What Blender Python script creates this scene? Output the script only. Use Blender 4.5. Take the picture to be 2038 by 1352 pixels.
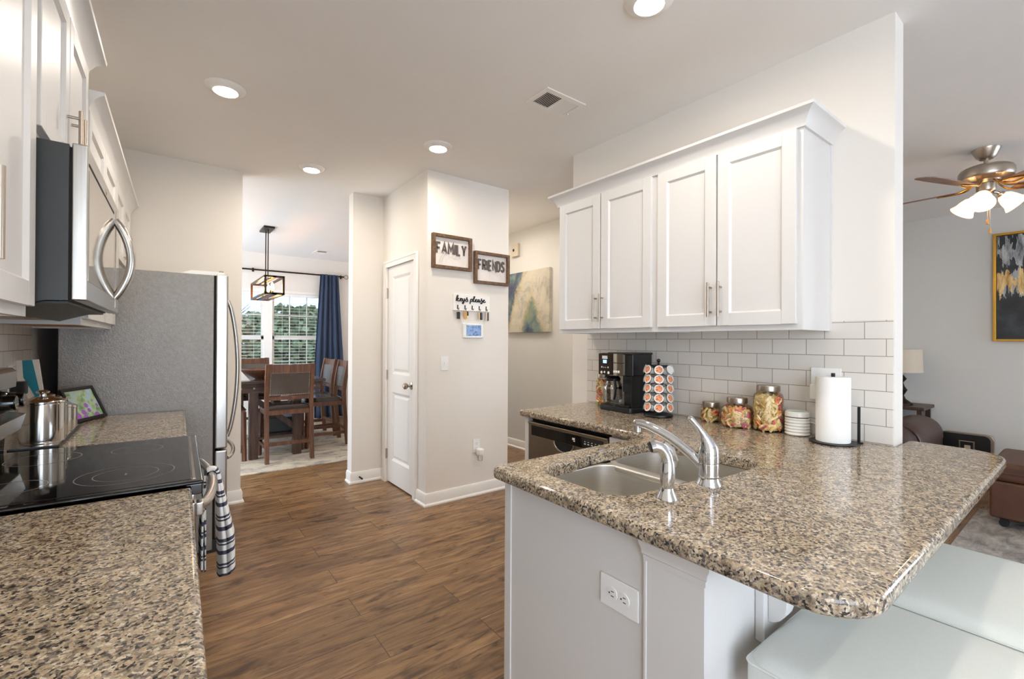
import bpy, bmesh, math, random
from mathutils import Vector, Matrix

for _o in list(bpy.data.objects):
    bpy.data.objects.remove(_o, do_unlink=True)
SC = bpy.context.scene
COL = SC.collection
PI = math.pi

# ------------------------------------------------------------------ camera
EYE = 1.345
YAW, PITCH, ROLL = math.radians(37.305), math.radians(0.222), math.radians(0.306)
cam_data = bpy.data.cameras.new('camera')
cam_data.sensor_width = 36.0
cam_data.lens = 36.0 * 905.8 / 2038.0
cam_data.clip_start = 0.02
cam_data.clip_end = 300
camera = bpy.data.objects.new('camera', cam_data)
COL.objects.link(camera)
_f = Vector((math.sin(YAW) * math.cos(PITCH), math.cos(YAW) * math.cos(PITCH), math.sin(PITCH)))
_r = Vector((math.cos(YAW), -math.sin(YAW), 0))
_u = _r.cross(_f)
_rr = _r * math.cos(ROLL) + _u * math.sin(ROLL)
_uu = -_r * math.sin(ROLL) + _u * math.cos(ROLL)
camera.matrix_world = Matrix(((_rr.x, _uu.x, -_f.x, 0), (_rr.y, _uu.y, -_f.y, 0), (_rr.z, _uu.z, -_f.z, EYE), (0, 0, 0, 1)))
SC.camera = camera

# ------------------------------------------------------------------ view, world
SC.view_settings.view_transform = 'Standard'
SC.view_settings.look = 'None'
SC.view_settings.gamma = 1.0
SC.view_settings.use_curve_mapping = False
SC.view_settings.exposure = 1.96
LAMP = 74.0          # ceiling lamp lens strength
SKY = 2.1            # daylight strength

world = bpy.data.worlds.new('sky')
SC.world = world
world.use_nodes = True
_bg = world.node_tree.nodes['Background']
_bg.inputs['Color'].default_value = (0.72, 0.84, 1.0, 1)
_bg.inputs['Strength'].default_value = SKY

# ------------------------------------------------------------------ node helpers
def lin(c):
    """sRGB 0-255 triple -> linear rgba"""
    out = []
    for v in c:
        v = v / 255.0
        out.append(v / 12.92 if v <= 0.04045 else ((v + 0.055) / 1.055) ** 2.4)
    return (out[0], out[1], out[2], 1.0)

class NT:
    def __init__(s, name):
        s.m = bpy.data.materials.new(name)
        s.m.use_nodes = True
        s.t = s.m.node_tree
        s.b = s.t.nodes['Principled BSDF']
        s.out = s.t.nodes['Material Output']
    def n(s, typ, **kw):
        nd = s.t.nodes.new(typ)
        for k, v in kw.items():
            if k in nd.inputs.keys() if isinstance(k, str) else False:
                nd.inputs[k].default_value = v
            else:
                setattr(nd, k, v)
        return nd
    def l(s, a, b):
        s.t.links.new(a, b)
    def coord(s, scale=(1, 1, 1), kind='Object', rot=(0, 0, 0), loc=(0, 0, 0)):
        tc = s.n('ShaderNodeTexCoord')
        mp = s.n('ShaderNodeMapping')
        mp.inputs['Scale'].default_value = scale
        mp.inputs['Rotation'].default_value = rot
        mp.inputs['Location'].default_value = loc
        s.l(tc.outputs[kind], mp.inputs['Vector'])
        return mp.outputs['Vector']
    def noise(s, vec, scale, detail=4, rough=0.55, dist=0.0):
        nd = s.n('ShaderNodeTexNoise')
        nd.inputs['Scale'].default_value = scale
        nd.inputs['Detail'].default_value = detail
        nd.inputs['Roughness'].default_value = rough
        nd.inputs['Distortion'].default_value = dist
        if vec is not None:
            s.l(vec, nd.inputs['Vector'])
        return nd
    def ramp(s, fac, stops, interp='LINEAR'):
        r = s.n('ShaderNodeValToRGB')
        r.color_ramp.interpolation = interp
        el = r.color_ramp.elements
        while len(el) < len(stops):
            el.new(0.5)
        for e, (p, c) in zip(el, stops):
            e.position = p
            e.color = c if len(c) == 4 else lin(c)
        s.l(fac, r.inputs['Fac'])
        return r.outputs['Color']
    def mix(s, fac, a, b, mode='MIX'):
        m = s.n('ShaderNodeMix', data_type='RGBA', blend_type=mode)
        for sock, v in ((m.inputs[0], fac), (m.inputs[6], a), (m.inputs[7], b)):
            if isinstance(v, (int, float)):
                sock.default_value = v
            elif isinstance(v, tuple):
                sock.default_value = v if len(v) == 4 else lin(v)
            else:
                s.l(v, sock)
        return m.outputs[2]
    def math(s, op, a, b=0.0):
        m = s.n('ShaderNodeMath', operation=op)
        for sock, v in ((m.inputs[0], a), (m.inputs[1], b)):
            if isinstance(v, (int, float)):
                sock.default_value = v
            else:
                s.l(v, sock)
        return m.outputs[0]
    def bump(s, h, strength=0.2, dist=0.005):
        b = s.n('ShaderNodeBump')
        b.inputs['Strength'].default_value = strength
        b.inputs['Distance'].default_value = dist
        s.l(h, b.inputs['Height'])
        s.l(b.outputs['Normal'], s.b.inputs['Normal'])
    def set(s, **kw):
        for k, v in kw.items():
            key = {'color': 'Base Color', 'rough': 'Roughness', 'metal': 'Metallic', 'ior': 'IOR', 'spec': 'Specular IOR Level',
                   'coat': 'Coat Weight', 'coatr': 'Coat Roughness', 'trans': 'Transmission Weight', 'ecol': 'Emission Color',
                   'estr': 'Emission Strength', 'aniso': 'Anisotropic', 'sheen': 'Sheen Weight', 'alpha': 'Alpha', 'sss': 'Subsurface Weight'}[k]
            i = s.b.inputs[key]
            if isinstance(v, (int, float)):
                i.default_value = v
            elif isinstance(v, tuple):
                i.default_value = v if len(v) == 4 else lin(v)
            else:
                s.l(v, i)
        return s

def plain(name, col, rough=0.5, metal=0.0, grain=0.03, gscale=40.0, bump=0.0, **kw):
    """principled material with a faint procedural variation"""
    t = NT(name)
    v = t.coord()
    nz = t.noise(v, gscale, 3)
    c = lin(col)
    lo = tuple(max(0, x * (1 - grain)) for x in c[:3]) + (1,)
    hi = tuple(min(1, x * (1 + grain)) for x in c[:3]) + (1,)
    t.set(color=t.ramp(nz.outputs['Fac'], [(0.3, lo), (0.7, hi)]), rough=rough, metal=metal, **kw)
    if bump:
        t.bump(nz.outputs['Fac'], bump, 0.002)
    return t.m

# ------------------------------------------------------------------ mesh builder
class MB:
    def __init__(s):
        s.bm = bmesh.new()
        s.mat = 0
        s.wn = False
    def _tag(s, n0):
        s.bm.faces.ensure_lookup_table()
        for f in s.bm.faces[n0:]:
            f.material_index = s.mat
    def _bev(s, verts, bev, seg):
        if bev > 0:
            s.wn = True
            vs = set(verts)
            ed = [e for e in s.bm.edges if e.verts[0] in vs and e.verts[1] in vs]
            bmesh.ops.bevel(s.bm, geom=ed, offset=bev, segments=seg, affect='EDGES', profile=0.5, clamp_overlap=True)
    def box(s, x0, y0, z0, x1, y1, z1, bev=0.0, seg=2, rot=None, piv=None):
        n0 = len(s.bm.faces)
        vs = [s.bm.verts.new((x, y, z)) for x in (x0, x1) for y in (y0, y1) for z in (z0, z1)]
        for q in ((0, 1, 3, 2), (4, 6, 7, 5), (0, 4, 5, 1), (2, 3, 7, 6), (0, 2, 6, 4), (1, 5, 7, 3)):
            s.bm.faces.new([vs[i] for i in q])
        if rot is not None:
            p = Vector(piv) if piv else Vector(((x0 + x1) / 2, (y0 + y1) / 2, (z0 + z1) / 2))
            for v in vs:
                v.co = p + rot @ (v.co - p)
        s._bev(vs, bev, seg)
        s._tag(n0)
        return s
    def cyl(s, p0, p1, r0, r1=None, n=16, cap=True):
        r1 = r0 if r1 is None else r1
        return s.loft([(p0, r0), (p1, r1)], n, cap)
    def loft(s, pr, n=16, cap=True, flat=1.0):
        """rings (point, radius) along a path"""
        n0 = len(s.bm.faces)
        s.wn = True
        P = [Vector(p) for p, _ in pr]
        rings = []
        up = None
        for i, (p, r) in enumerate(pr):
            a = P[max(i - 1, 0)]
            b = P[min(i + 1, len(P) - 1)]
            d = (b - a).normalized() if (b - a).length > 1e-9 else Vector((0, 0, 1))
            if up is None:
                up = Vector((0, 0, 1)) if abs(d.z) < 0.9 else Vector((1, 0, 0))
            x = up.cross(d)
            if x.length < 1e-6:
                x = Vector((1, 0, 0)).cross(d)
            x.normalize()
            y = d.cross(x).normalized()
            up = y
            rings.append([s.bm.verts.new(P[i] + (x * math.cos(t) + y * math.sin(t) * flat) * r) for t in [2 * PI * k / n for k in range(n)]])
        for A, B in zip(rings, rings[1:]):
            for k in range(n):
                s.bm.faces.new((A[k], A[(k + 1) % n], B[(k + 1) % n], B[k]))
        if cap:
            s.bm.faces.new(rings[0][::-1])
            s.bm.faces.new(rings[-1])
        s._tag(n0)
        return s
    def tube(s, pts, r, n=8, cap=True, flat=1.0):
        rs = r if isinstance(r, (list, tuple)) else [r] * len(pts)
        return s.loft(list(zip(pts, rs)), n, cap, flat)
    def lathe(s, prof, c=(0, 0, 0), n=32, sides=None, rot=None, cap=True):
        n0 = len(s.bm.faces)
        s.wn = True
        c = Vector(c)
        rings = []
        for r, z in prof:
            ring = []
            for k in range(n):
                a = 2 * PI * k / n
                rr = r
                if sides:  # softened polygon cross-section
                    w = 2 * PI / sides
                    aa = (a % w) - w / 2
                    rr = r * min(1.0, 0.955 / max(math.cos(aa), 0.001) * math.cos(w / 2) * 1.06)
                v = Vector((rr * math.cos(a), rr * math.sin(a), z))
                if rot is not None:
                    v = rot @ v
                ring.append(s.bm.verts.new(c + v))
            rings.append(ring)
        for A, B in zip(rings, rings[1:]):
            for k in range(n):
                s.bm.faces.new((A[k], A[(k + 1) % n], B[(k + 1) % n], B[k]))
        if cap:
            if prof[0][0] > 1e-5:
                s.bm.faces.new(rings[0][::-1])
            if prof[-1][0] > 1e-5:
                s.bm.faces.new(rings[-1])
        s._tag(n0)
        return s
    def prism(s, poly, axis, a, b, bev=0.0, seg=2):
        """extrude 2-D polygon; axis 'x': poly=(y,z), 'y': poly=(x,z), 'z': poly=(x,y)"""
        n0 = len(s.bm.faces)
        def P(q, t):
            return {'x': (t, q[0], q[1]), 'y': (q[0], t, q[1]), 'z': (q[0], q[1], t)}[axis]
        A = [s.bm.verts.new(P(q, a)) for q in poly]
        B = [s.bm.verts.new(P(q, b)) for q in poly]
        n = len(poly)
        f = [s.bm.faces.new(A[::-1]), s.bm.faces.new(B)]
        for k in range(n):
            s.bm.faces.new((A[k], A[(k + 1) % n], B[(k + 1) % n], B[k]))
        s._bev(A + B, bev, seg)
        s._tag(n0)
        return s
    def ball(s, c, r, sc=(1, 1, 1), n=12, rot=None):
        n0 = len(s.bm.faces)
        m = Matrix.Translation(c) @ (rot.to_4x4() if rot is not None else Matrix.Identity(4)) @ Matrix.Diagonal((r * sc[0], r * sc[1], r * sc[2], 1))
        bmesh.ops.create_uvsphere(s.bm, u_segments=n, v_segments=max(6, n // 2), radius=1.0, matrix=m)
        s._tag(n0)
        return s
    def quad(s, a, b, c, d):
        n0 = len(s.bm.faces)
        s.bm.faces.new([s.bm.verts.new(p) for p in (a, b, c, d)])
        s._tag(n0)
        return s
    def grid(s, fn, nu, nv, uv=False):
        n0 = len(s.bm.faces)
        V = [[s.bm.verts.new(fn(i / nu, j / nv)) for j in range(nv + 1)] for i in range(nu + 1)]
        lay = s.bm.loops.layers.uv.verify() if uv else None
        for i in range(nu):
            for j in range(nv):
                f = s.bm.faces.new((V[i][j], V[i + 1][j], V[i + 1][j + 1], V[i][j + 1]))
                if lay is not None:
                    for lp, (a, b) in zip(f.loops, ((i, j), (i + 1, j), (i + 1, j + 1), (i, j + 1))):
                        lp[lay].uv = (a / nu, b / nv)
        s._tag(n0)
        return s
    def sweep(s, path, prof, closed=False, side=1, cap=True):
        """moulding: profile (out, z) swept along a 2-D path with mitred corners"""
        n0 = len(s.bm.faces)
        P = [Vector(p) for p in path]
        n = len(P)
        def nrm(a, b):
            d = (b - a).normalized()
            return Vector((d.y, -d.x)) * side
        offs = []
        for i in range(n):
            ns = []
            if i > 0 or closed:
                ns.append(nrm(P[i - 1], P[i]))
            if i < n - 1 or closed:
                ns.append(nrm(P[i], P[(i + 1) % n]))
            if len(ns) == 1:
                offs.append(ns[0])
            else:
                m = (ns[0] + ns[1]).normalized()
                offs.append(m / max(0.2, m.dot(ns[0])))
        R = [[s.bm.verts.new((P[i].x + offs[i].x * o, P[i].y + offs[i].y * o, z)) for o, z in prof] for i in range(n)]
        k = len(prof)
        for i in range(n if closed else n - 1):
            A, B = R[i], R[(i + 1) % n]
            for j in range(k):
                s.bm.faces.new((A[j], B[j], B[(j + 1) % k], A[(j + 1) % k]))
        if cap and not closed:
            s.bm.faces.new(R[0])
            s.bm.faces.new(R[-1][::-1])
        s._tag(n0)
        return s
    def mesh(s, name, off=Vector((0, 0, 0)), sharp=35):
        bmesh.ops.recalc_face_normals(s.bm, faces=s.bm.faces)
        for v in s.bm.verts:
            v.co -= off
        me = bpy.data.meshes.new(name)
        s.bm.to_mesh(me)
        s.bm.free()
        for p in me.polygons:
            p.use_smooth = True
        me.set_sharp_from_angle(angle=math.radians(sharp))
        return me

OFF = {}
LEFT = Matrix.Translation((0.06, 1.4, 0)) @ Matrix.Rotation(-math.radians(1.1), 4, 'Z') @ Matrix.Translation((-0.06, -1.4, 0))
IDENT = Matrix.Identity(4)

def tagup(o, label=None, cat=None, group=None, kind=None):
    if label: o['label'] = label
    if cat: o['category'] = cat
    if group: o['group'] = group
    if kind: o['kind'] = kind
    return o

def thing(name, label, cat, base=(0, 0, 0), group=None, frame=IDENT):
    o = bpy.data.objects.new(name, None)
    o.empty_display_size = 0.05
    COL.objects.link(o)
    o.matrix_world = frame @ Matrix.Translation(base)
    OFF[o.name] = Vector(base)
    return tagup(o, label, cat, group)

def mats(me, mat):
    for m in (mat if isinstance(mat, (list, tuple)) else [mat]):
        me.materials.append(m)

def weighted(o, mb):
    if mb.wn:
        w = o.modifiers.new('weighted', 'WEIGHTED_NORMAL')
        w.keep_sharp = True
    return o

def part(name, mb, mat, parent, label=None, kind=None, sharp=35):
    off = OFF[parent.name]
    me = mb.mesh(name, off, sharp)
    mats(me, mat)
    o = bpy.data.objects.new(name, me)
    COL.objects.link(o)
    o.parent = parent
    weighted(o, mb)
    OFF[o.name] = off
    if label: o['label'] = label
    if kind: o['kind'] = kind
    return o

def solo(name, mb, mat, label, cat, base=(0, 0, 0), group=None, frame=IDENT, kind=None, sharp=35):
    b = Vector(base)
    me = mb.mesh(name, b, sharp)
    mats(me, mat)
    o = bpy.data.objects.new(name, me)
    COL.objects.link(o)
    o.matrix_world = frame @ Matrix.Translation(b)
    OFF[o.name] = b
    weighted(o, mb)
    return tagup(o, label, cat, group, kind)

def struct(name, mb, mat, parent=None, frame=IDENT, sharp=35):
    if parent is not None:
        return part(name, mb, mat, parent, sharp=sharp)
    me = mb.mesh(name, Vector((0, 0, 0)), sharp)
    mats(me, mat)
    o = bpy.data.objects.new(name, me)
    COL.objects.link(o)
    o.matrix_world = frame.copy()
    OFF[o.name] = Vector((0, 0, 0))
    o['kind'] = 'structure'
    return o

def dup(root, loc, rotz=None, label=None, group=None):
    kids = [c for c in bpy.data.objects if c.parent == root]
    r = root.copy()
    COL.objects.link(r)
    r.location = loc
    if rotz is not None:
        r.rotation_euler = (0, 0, rotz)
    if label: r['label'] = label
    if group: r['group'] = group
    for ch in kids:
        c = ch.copy()
        COL.objects.link(c)
        c.parent = r
        for g in [q for q in bpy.data.objects if q.parent == ch]:
            d = g.copy()
            COL.objects.link(d)
            d.parent = c
    return r

def rz(a):
    return Matrix.Rotation(a, 3, 'Z')

def ry(a):
    return Matrix.Rotation(a, 3, 'Y')

def rx(a):
    return Matrix.Rotation(a, 3, 'X')

def spline(pts, n=6):
    """Catmull-Rom through 2-D/3-D points"""
    P = [Vector(p) for p in pts]
    out = []
    for i in range(len(P) - 1):
        a = P[max(i - 1, 0)]; b = P[i]; c = P[i + 1]; d = P[min(i + 2, len(P) - 1)]
        for k in range(n):
            t = k / n
            out.append(0.5 * ((2 * b) + (c - a) * t + (2 * a - 5 * b + 4 * c - d) * t * t + (3 * b - a - 3 * c + d) * t ** 3))
    out.append(P[-1])
    return out

def ribbon(mb, pts, w, place):
    """flat raised stroke along a 2-D polyline with mitred joints; place(x, y, d) -> world"""
    P = [Vector(p) for p in pts]
    n = len(P)
    closed = (P[0] - P[-1]).length < 1e-6
    Lf, Rt = [], []
    for i in range(n):
        a = P[i - 1] if i > 0 else (P[n - 2] if closed else None)
        b = P[i + 1] if i < n - 1 else (P[1] if closed else None)
        d1 = (P[i] - a).normalized() if a is not None else None
        d2 = (b - P[i]).normalized() if b is not None else None
        d1 = d1 or d2
        d2 = d2 or d1
        n1, n2 = Vector((-d1.y, d1.x)), Vector((-d2.y, d2.x))
        m = (n1 + n2)
        m = m.normalized() / max(0.45, m.normalized().dot(n1)) if m.length > 1e-5 else n1
        Lf.append(P[i] + m * w / 2)
        Rt.append(P[i] - m * w / 2)
    bm = mb.bm
    n0 = len(bm.faces)
    V = [[bm.verts.new(place(q.x, q.y, d)) for q, d in ((Lf[i], 1), (Rt[i], 1), (Rt[i], 0), (Lf[i], 0))] for i in range(n)]
    for A, B in zip(V, V[1:]):
        for k in range(4):
            bm.faces.new((A[k], A[(k + 1) % 4], B[(k + 1) % 4], B[k]))
    bm.faces.new(V[0]); bm.faces.new(V[-1][::-1])
    mb._tag(n0)

LETTERS = {
 'F': (.55, [[(0, 0), (0, 1), (.55, 1)], [(0, .5), (.46, .5)]]),
 'A': (.66, [[(0, 0), (.33, 1), (.66, 0)], [(.12, .3), (.54, .3)]]),
 'M': (.74, [[(0, 0), (0, 1), (.37, .36), (.74, 1), (.74, 0)]]),
 'I': (.0, [[(0, 0), (0, 1)]]),
 'L': (.46, [[(0, 1), (0, 0), (.46, 0)]]),
 'Y': (.64, [[(0, 1), (.32, .46), (.64, 1)], [(.32, .5), (.32, 0)]]),
 'R': (.55, [[(0, 0), (0, 1), (.34, 1), (.5, .92), (.55, .75), (.5, .58), (.34, .5), (0, .5)], [(.28, .5), (.56, 0)]]),
 'E': (.48, [[(.48, 1), (0, 1), (0, 0), (.48, 0)], [(0, .5), (.42, .5)]]),
 'N': (.56, [[(0, 0), (0, 1), (.56, 0), (.56, 1)]]),
 'D': (.58, [[(0, 0), (0, 1), (.28, 1), (.48, .9), (.58, .66), (.58, .34), (.48, .1), (.28, 0), (0, 0)]]),
 'S': (.50, [[(.50, .80), (.42, .95), (.25, 1), (.09, .94), (.03, .77), (.12, .6), (.39, .43), (.49, .25), (.42, .07), (.25, 0), (.08, .05), (0, .2)]]),
}
def block_text(mb, word, width, height, weight, place):
    """block capitals built of ribbons, centred on (0, 0)"""
    gap = 0.34
    tot = sum(LETTERS[c][0] for c in word) + gap * (len(word) - 1)
    k = width / tot
    x = -width / 2
    for c in word:
        wd, strokes = LETTERS[c]
        for st in strokes:
            ribbon(mb, [(x + px * k, (py - 0.5) * height) for px, py in st], weight, place)
        x += (wd + gap) * k
# ------------------------------------------------------------------ materials
M = {}
M['wall'] = plain('wall_paint', (233, 226, 216), 0.75, grain=0.01, gscale=3)
M['wall_living'] = plain('living_wall_paint', (213, 210, 204), 0.75, grain=0.01, gscale=3)
M['ceil'] = plain('ceiling_paint', (240, 236, 231), 0.85, grain=0.01, gscale=3)
M['trim'] = plain('white_trim_paint', (240, 236, 229), 0.4, grain=0.006)
M['cab'] = plain('white_cabinet_paint', (221, 218, 214), 0.38, grain=0.006)
M['cabwood'] = plain('raw_wood_underside', (181, 131, 84), 0.6, grain=0.15, gscale=12)
M['door'] = plain('door_paint', (236, 231, 224), 0.42, grain=0.006)
M['nickel'] = plain('brushed_nickel', (176, 164, 150), 0.32, 1.0, grain=0.03)
M['chrome'] = plain('polished_chrome', (215, 217, 221), 0.07, 1.0, grain=0.0)
M['black'] = plain('black_plastic', (20, 20, 21), 0.35)
M['blackgloss'] = plain('black_gloss', (10, 10, 11), 0.06, coat=0.5, coatr=0.03)
M['blackmetal'] = plain('black_wrought_metal', (28, 27, 28), 0.42, 0.4)
M['white'] = plain('white_plastic', (240, 239, 235), 0.35, grain=0.005)
M['paper'] = plain('paper_towel', (246, 245, 241), 0.95, grain=0.01, gscale=160, bump=0.35)
M['ceramic'] = plain('white_ceramic', (240, 237, 228), 0.25, grain=0.01)
M['mint'] = plain('mint_wax', (210, 232, 222), 0.3)
M['dark'] = plain('dark_void', (12, 12, 12), 0.8)
M['bronze'] = plain('oil_rubbed_bronze', (52, 38, 28), 0.4, 0.7)
M['gold'] = plain('gold_leaf_frame', (205, 158, 64), 0.3, 0.75)
M['vinyl'] = plain('white_vinyl', (226, 230, 224), 0.45, grain=0.02, gscale=220, bump=0.12)
M['navy'] = plain('navy_curtain_cloth', (54, 68, 92), 0.85, grain=0.12, gscale=300, bump=0.1)
M['greyplastic'] = plain('grey_metal_case', (62, 63, 62), 0.42, 0.4)
M['rubber'] = plain('black_rubber', (16, 16, 16), 0.7)
M['shade'] = plain('linen_lampshade', (205, 192, 172), 0.9, gscale=200, grain=0.05)
M['brass'] = plain('warm_brass', (176, 130, 66), 0.25, 1.0)
M['pulls'] = plain('pale_wood_pull', (214, 160, 90), 0.5)

def steel(name, col, rough, vert=True, streak=0.06, aniso=0.5):
    t = NT(name)
    v = t.coord((260, 260, 2) if vert else (3, 3, 300))
    nz = t.noise(v, 1.0, 3)
    c = lin(col)
    t.set(color=t.ramp(nz.outputs['Fac'], [(0.3, tuple(x * (1 - streak) for x in c[:3]) + (1,)), (0.7, tuple(min(1, x * (1 + streak)) for x in c[:3]) + (1,))]),
          metal=1.0, rough=rough, aniso=aniso)
    t.bump(nz.outputs['Fac'], 0.02, 0.001)
    return t.m
M['steel'] = steel('stainless_steel', (188, 184, 178), 0.24)
M['dwsteel'] = steel('warm_stainless', (150, 138, 122), 0.3)
M['sinksteel'] = steel('sink_steel', (222, 218, 210), 0.36, vert=False)
M['cansteel'] = steel('canister_steel', (206, 202, 196), 0.12, aniso=0.3, streak=0.03)
M['doorglass'] = plain('mirror_dark_glass', (196, 190, 180), 0.05, 0.9, grain=0.0)

def pebble(name, col):
    t = NT(name)
    v = t.coord()
    nz = t.noise(v, 130, 3, 0.7)
    nb = t.noise(v, 60, 4, 0.7)
    c = lin(col)
    t.set(color=t.ramp(nb.outputs['Fac'], [(0.3, tuple(x * .88 for x in c[:3]) + (1,)), (0.7, tuple(x * 1.12 for x in c[:3]) + (1,))]), metal=0.75, rough=0.36)
    t.bump(nz.outputs['Fac'], 0.7, 0.003)
    return t.m
M['fridgeside'] = pebble('pebbled_grey_steel', (146, 141, 135))

def granite(name):
    t = NT(name)
    v = t.coord()
    warp = t.noise(v, 60, 2)
    vv = t.n('ShaderNodeMix', data_type='VECTOR')
    vv.inputs[0].default_value = 0.012
    t.l(v, vv.inputs[4]); t.l(warp.outputs['Color'], vv.inputs[5])
    vec = vv.outputs[1]
    vo = t.n('ShaderNodeTexVoronoi')
    vo.inputs['Scale'].default_value = 205
    t.l(vec, vo.inputs['Vector'])
    sep = t.n('ShaderNodeSeparateColor')
    t.l(vo.outputs['Color'], sep.inputs[0])
    grains = t.ramp(sep.outputs[0], [(0.0, (66, 63, 62)), (0.12, (108, 101, 95)), (0.23, (142, 130, 117)), (0.38, (172, 156, 133)), (0.58, (194, 176, 149)), (0.78, (186, 163, 137)), (0.88, (212, 199, 177))], 'CONSTANT')
    patch = t.noise(v, 26, 5, 0.7)
    dark = t.ramp(patch.outputs['Fac'], [(0.36, (0.42, 0.40, 0.39, 1)), (0.46, (0.85, 0.84, 0.83, 1)), (0.6, (1.0, 1.0, 1.0, 1)), (0.72, (1.1, 1.03, 0.97, 1))])
    col = t.mix(1.0, grains, dark, 'MULTIPLY')
    fine = t.noise(v, 320, 2, 0.6)
    spk = t.ramp(fine.outputs['Fac'], [(0.34, (0.35, 0.34, 0.33, 1)), (0.43, (1, 1, 1, 1))])
    col = t.mix(0.8, col, spk, 'MULTIPLY')
    t.set(color=col, rough=0.09, spec=0.55)
    return t.m
M['granite'] = granite('speckled_granite')

def woodfloor():
    t = NT('plank_floor')
    tc = t.n('ShaderNodeTexCoord')
    br = t.n('ShaderNodeTexBrick', offset=0.37, offset_frequency=2, squash=1.0)
    for k, v in (('Scale', 1.0), ('Mortar Size', 0.0018), ('Mortar Smooth', 0.2), ('Bias', 0.0), ('Brick Width', 1.22), ('Row Height', 0.185)):
        br.inputs[k].default_value = v
    br.inputs['Color1'].default_value = (0, 0, 0, 1)
    br.inputs['Color2'].default_value = (1, 1, 1, 1)
    br.inputs['Mortar'].default_value = (0.5, 0.5, 0.5, 1)
    t.l(tc.outputs['Object'], br.inputs['Vector'])
    # a separate figure for every plank
    comb = t.n('ShaderNodeCombineXYZ')
    sep = t.n('ShaderNodeSeparateXYZ')
    t.l(tc.outputs['Object'], sep.inputs[0])
    rnd = t.math('MULTIPLY', br.outputs['Color'], 37.0)
    t.l(sep.outputs[0], comb.inputs[0]); t.l(sep.outputs[1], comb.inputs[1]); t.l(rnd, comb.inputs[2])
    mp = t.n('ShaderNodeMapping')
    mp.inputs['Scale'].default_value = (1.3, 10, 1)
    t.l(comb.outputs[0], mp.inputs['Vector'])
    g = t.noise(mp.outputs['Vector'], 2.0, 7, 0.62, 1.2)
    base = t.ramp(g.outputs['Fac'], [(0.28, (77, 53, 33)), (0.42, (115, 85, 55)), (0.55, (139, 106, 71)), (0.70, (165, 131, 92))])
    mp2 = t.n('ShaderNodeMapping')
    mp2.inputs['Scale'].default_value = (4.2, 13, 1)
    t.l(comb.outputs[0], mp2.inputs['Vector'])
    kn = t.noise(mp2.outputs['Vector'], 1.0, 3, 0.55, 0.9)
    knots = t.ramp(kn.outputs['Fac'], [(0.30, (0.24, 0.20, 0.18, 1)), (0.37, (0.68, 0.65, 0.62, 1)), (0.45, (1, 1, 1, 1))])
    col = t.mix(0.9, base, knots, 'MULTIPLY')
    tone = t.ramp(br.outputs['Color'], [(0.0, (0.86, 0.85, 0.84, 1)), (0.5, (1, 1, 1, 1)), (1.0, (1.13, 1.11, 1.09, 1))])
    col = t.mix(1.0, col, tone, 'MULTIPLY')
    col = t.mix(br.outputs['Fac'], col, (58, 42, 32))
    rg = t.noise(mp.outputs['Vector'], 6, 3)
    rough = t.ramp(rg.outputs['Fac'], [(0.3, (0.26, 0.26, 0.26, 1)), (0.7, (0.42, 0.42, 0.42, 1))])
    t.set(color=col, rough=rough, spec=0.45)
    h = t.math('SUBTRACT', t.math('MULTIPLY', g.outputs['Fac'], 0.25), br.outputs['Fac'])
    t.bump(h, 0.25, 0.0015)
    return t.m
M['floor'] = woodfloor()

def tiles(name, axes, z0=0.0):
    """subway tile; axes picks which object axis runs along the wall"""
    t = NT(name)
    tc = t.n('ShaderNodeTexCoord')
    sep = t.n('ShaderNodeSeparateXYZ')
    t.l(tc.outputs['Object'], sep.inputs[0])
    cb = t.n('ShaderNodeCombineXYZ')
    t.l(t.math('ADD', sep.outputs[1], 10.0 + axes), cb.inputs[0])
    t.l(t.math('SUBTRACT', sep.outputs[2], z0), cb.inputs[1])
    br = t.n('ShaderNodeTexBrick', offset=0.5, offset_frequency=2)
    for k, v in (('Scale', 1.0), ('Mortar Size', 0.0016), ('Mortar Smooth', 0.3), ('Brick Width', 0.151), ('Row Height', 0.0742)):
        br.inputs[k].default_value = v
    br.inputs['Color1'].default_value = lin((226, 220, 211))
    br.inputs['Color2'].default_value = lin((220, 214, 205))
    br.inputs['Mortar'].default_value = lin((150, 142, 132))
    t.l(cb.outputs[0], br.inputs['Vector'])
    t.set(color=br.outputs['Color'], rough=0.16)
    inv = t.math('SUBTRACT', 1.0, br.outputs['Fac'])
    t.bump(inv, 0.5, 0.0015)
    return t.m
M['tile'] = tiles('white_subway_tile', 0.0, 0.918)

def wood(name, dark, mid, light, scale=(18, 18, 1.6), rough=0.42, axis_rot=(0, 0, 0)):
    t = NT(name)
    v = t.coord(scale, rot=axis_rot)
    g = t.noise(v, 1.6, 6, 0.62, 0.8)
    t.set(color=t.ramp(g.outputs['Fac'], [(0.3, dark), (0.5, mid), (0.72, light)]), rough=rough)
    t.bump(g.outputs['Fac'], 0.08, 0.001)
    return t.m
M['espresso'] = wood('espresso_wood', (46, 31, 25), (68, 47, 37), (92, 66, 51))
M['cherry'] = wood('dark_cherry_wood', (74, 44, 29), (102, 65, 44), (130, 88, 60))
M['tablewood'] = wood('dark_table_wood', (58, 46, 42), (80, 64, 58), (104, 86, 76), (1.6, 18, 18), 0.16)
M['signwood'] = wood('walnut_sign_frame', (74, 52, 36), (104, 76, 52), (132, 100, 70), (30, 30, 30), 0.6)
M['bladewood'] = wood('fan_blade_wood', (96, 64, 48), (128, 90, 70), (150, 112, 90), (2, 2, 20), 0.4)
M['leather'] = plain('brown_leather', (66, 42, 33), 0.45, grain=0.16, gscale=14, bump=0.06)
M['seatleather'] = plain('dark_seat_leather', (56, 43, 38), 0.2, grain=0.1, gscale=30)
M['backleather'] = plain('taupe_back_leather', (80, 70, 62), 0.27, grain=0.08, gscale=30)
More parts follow.
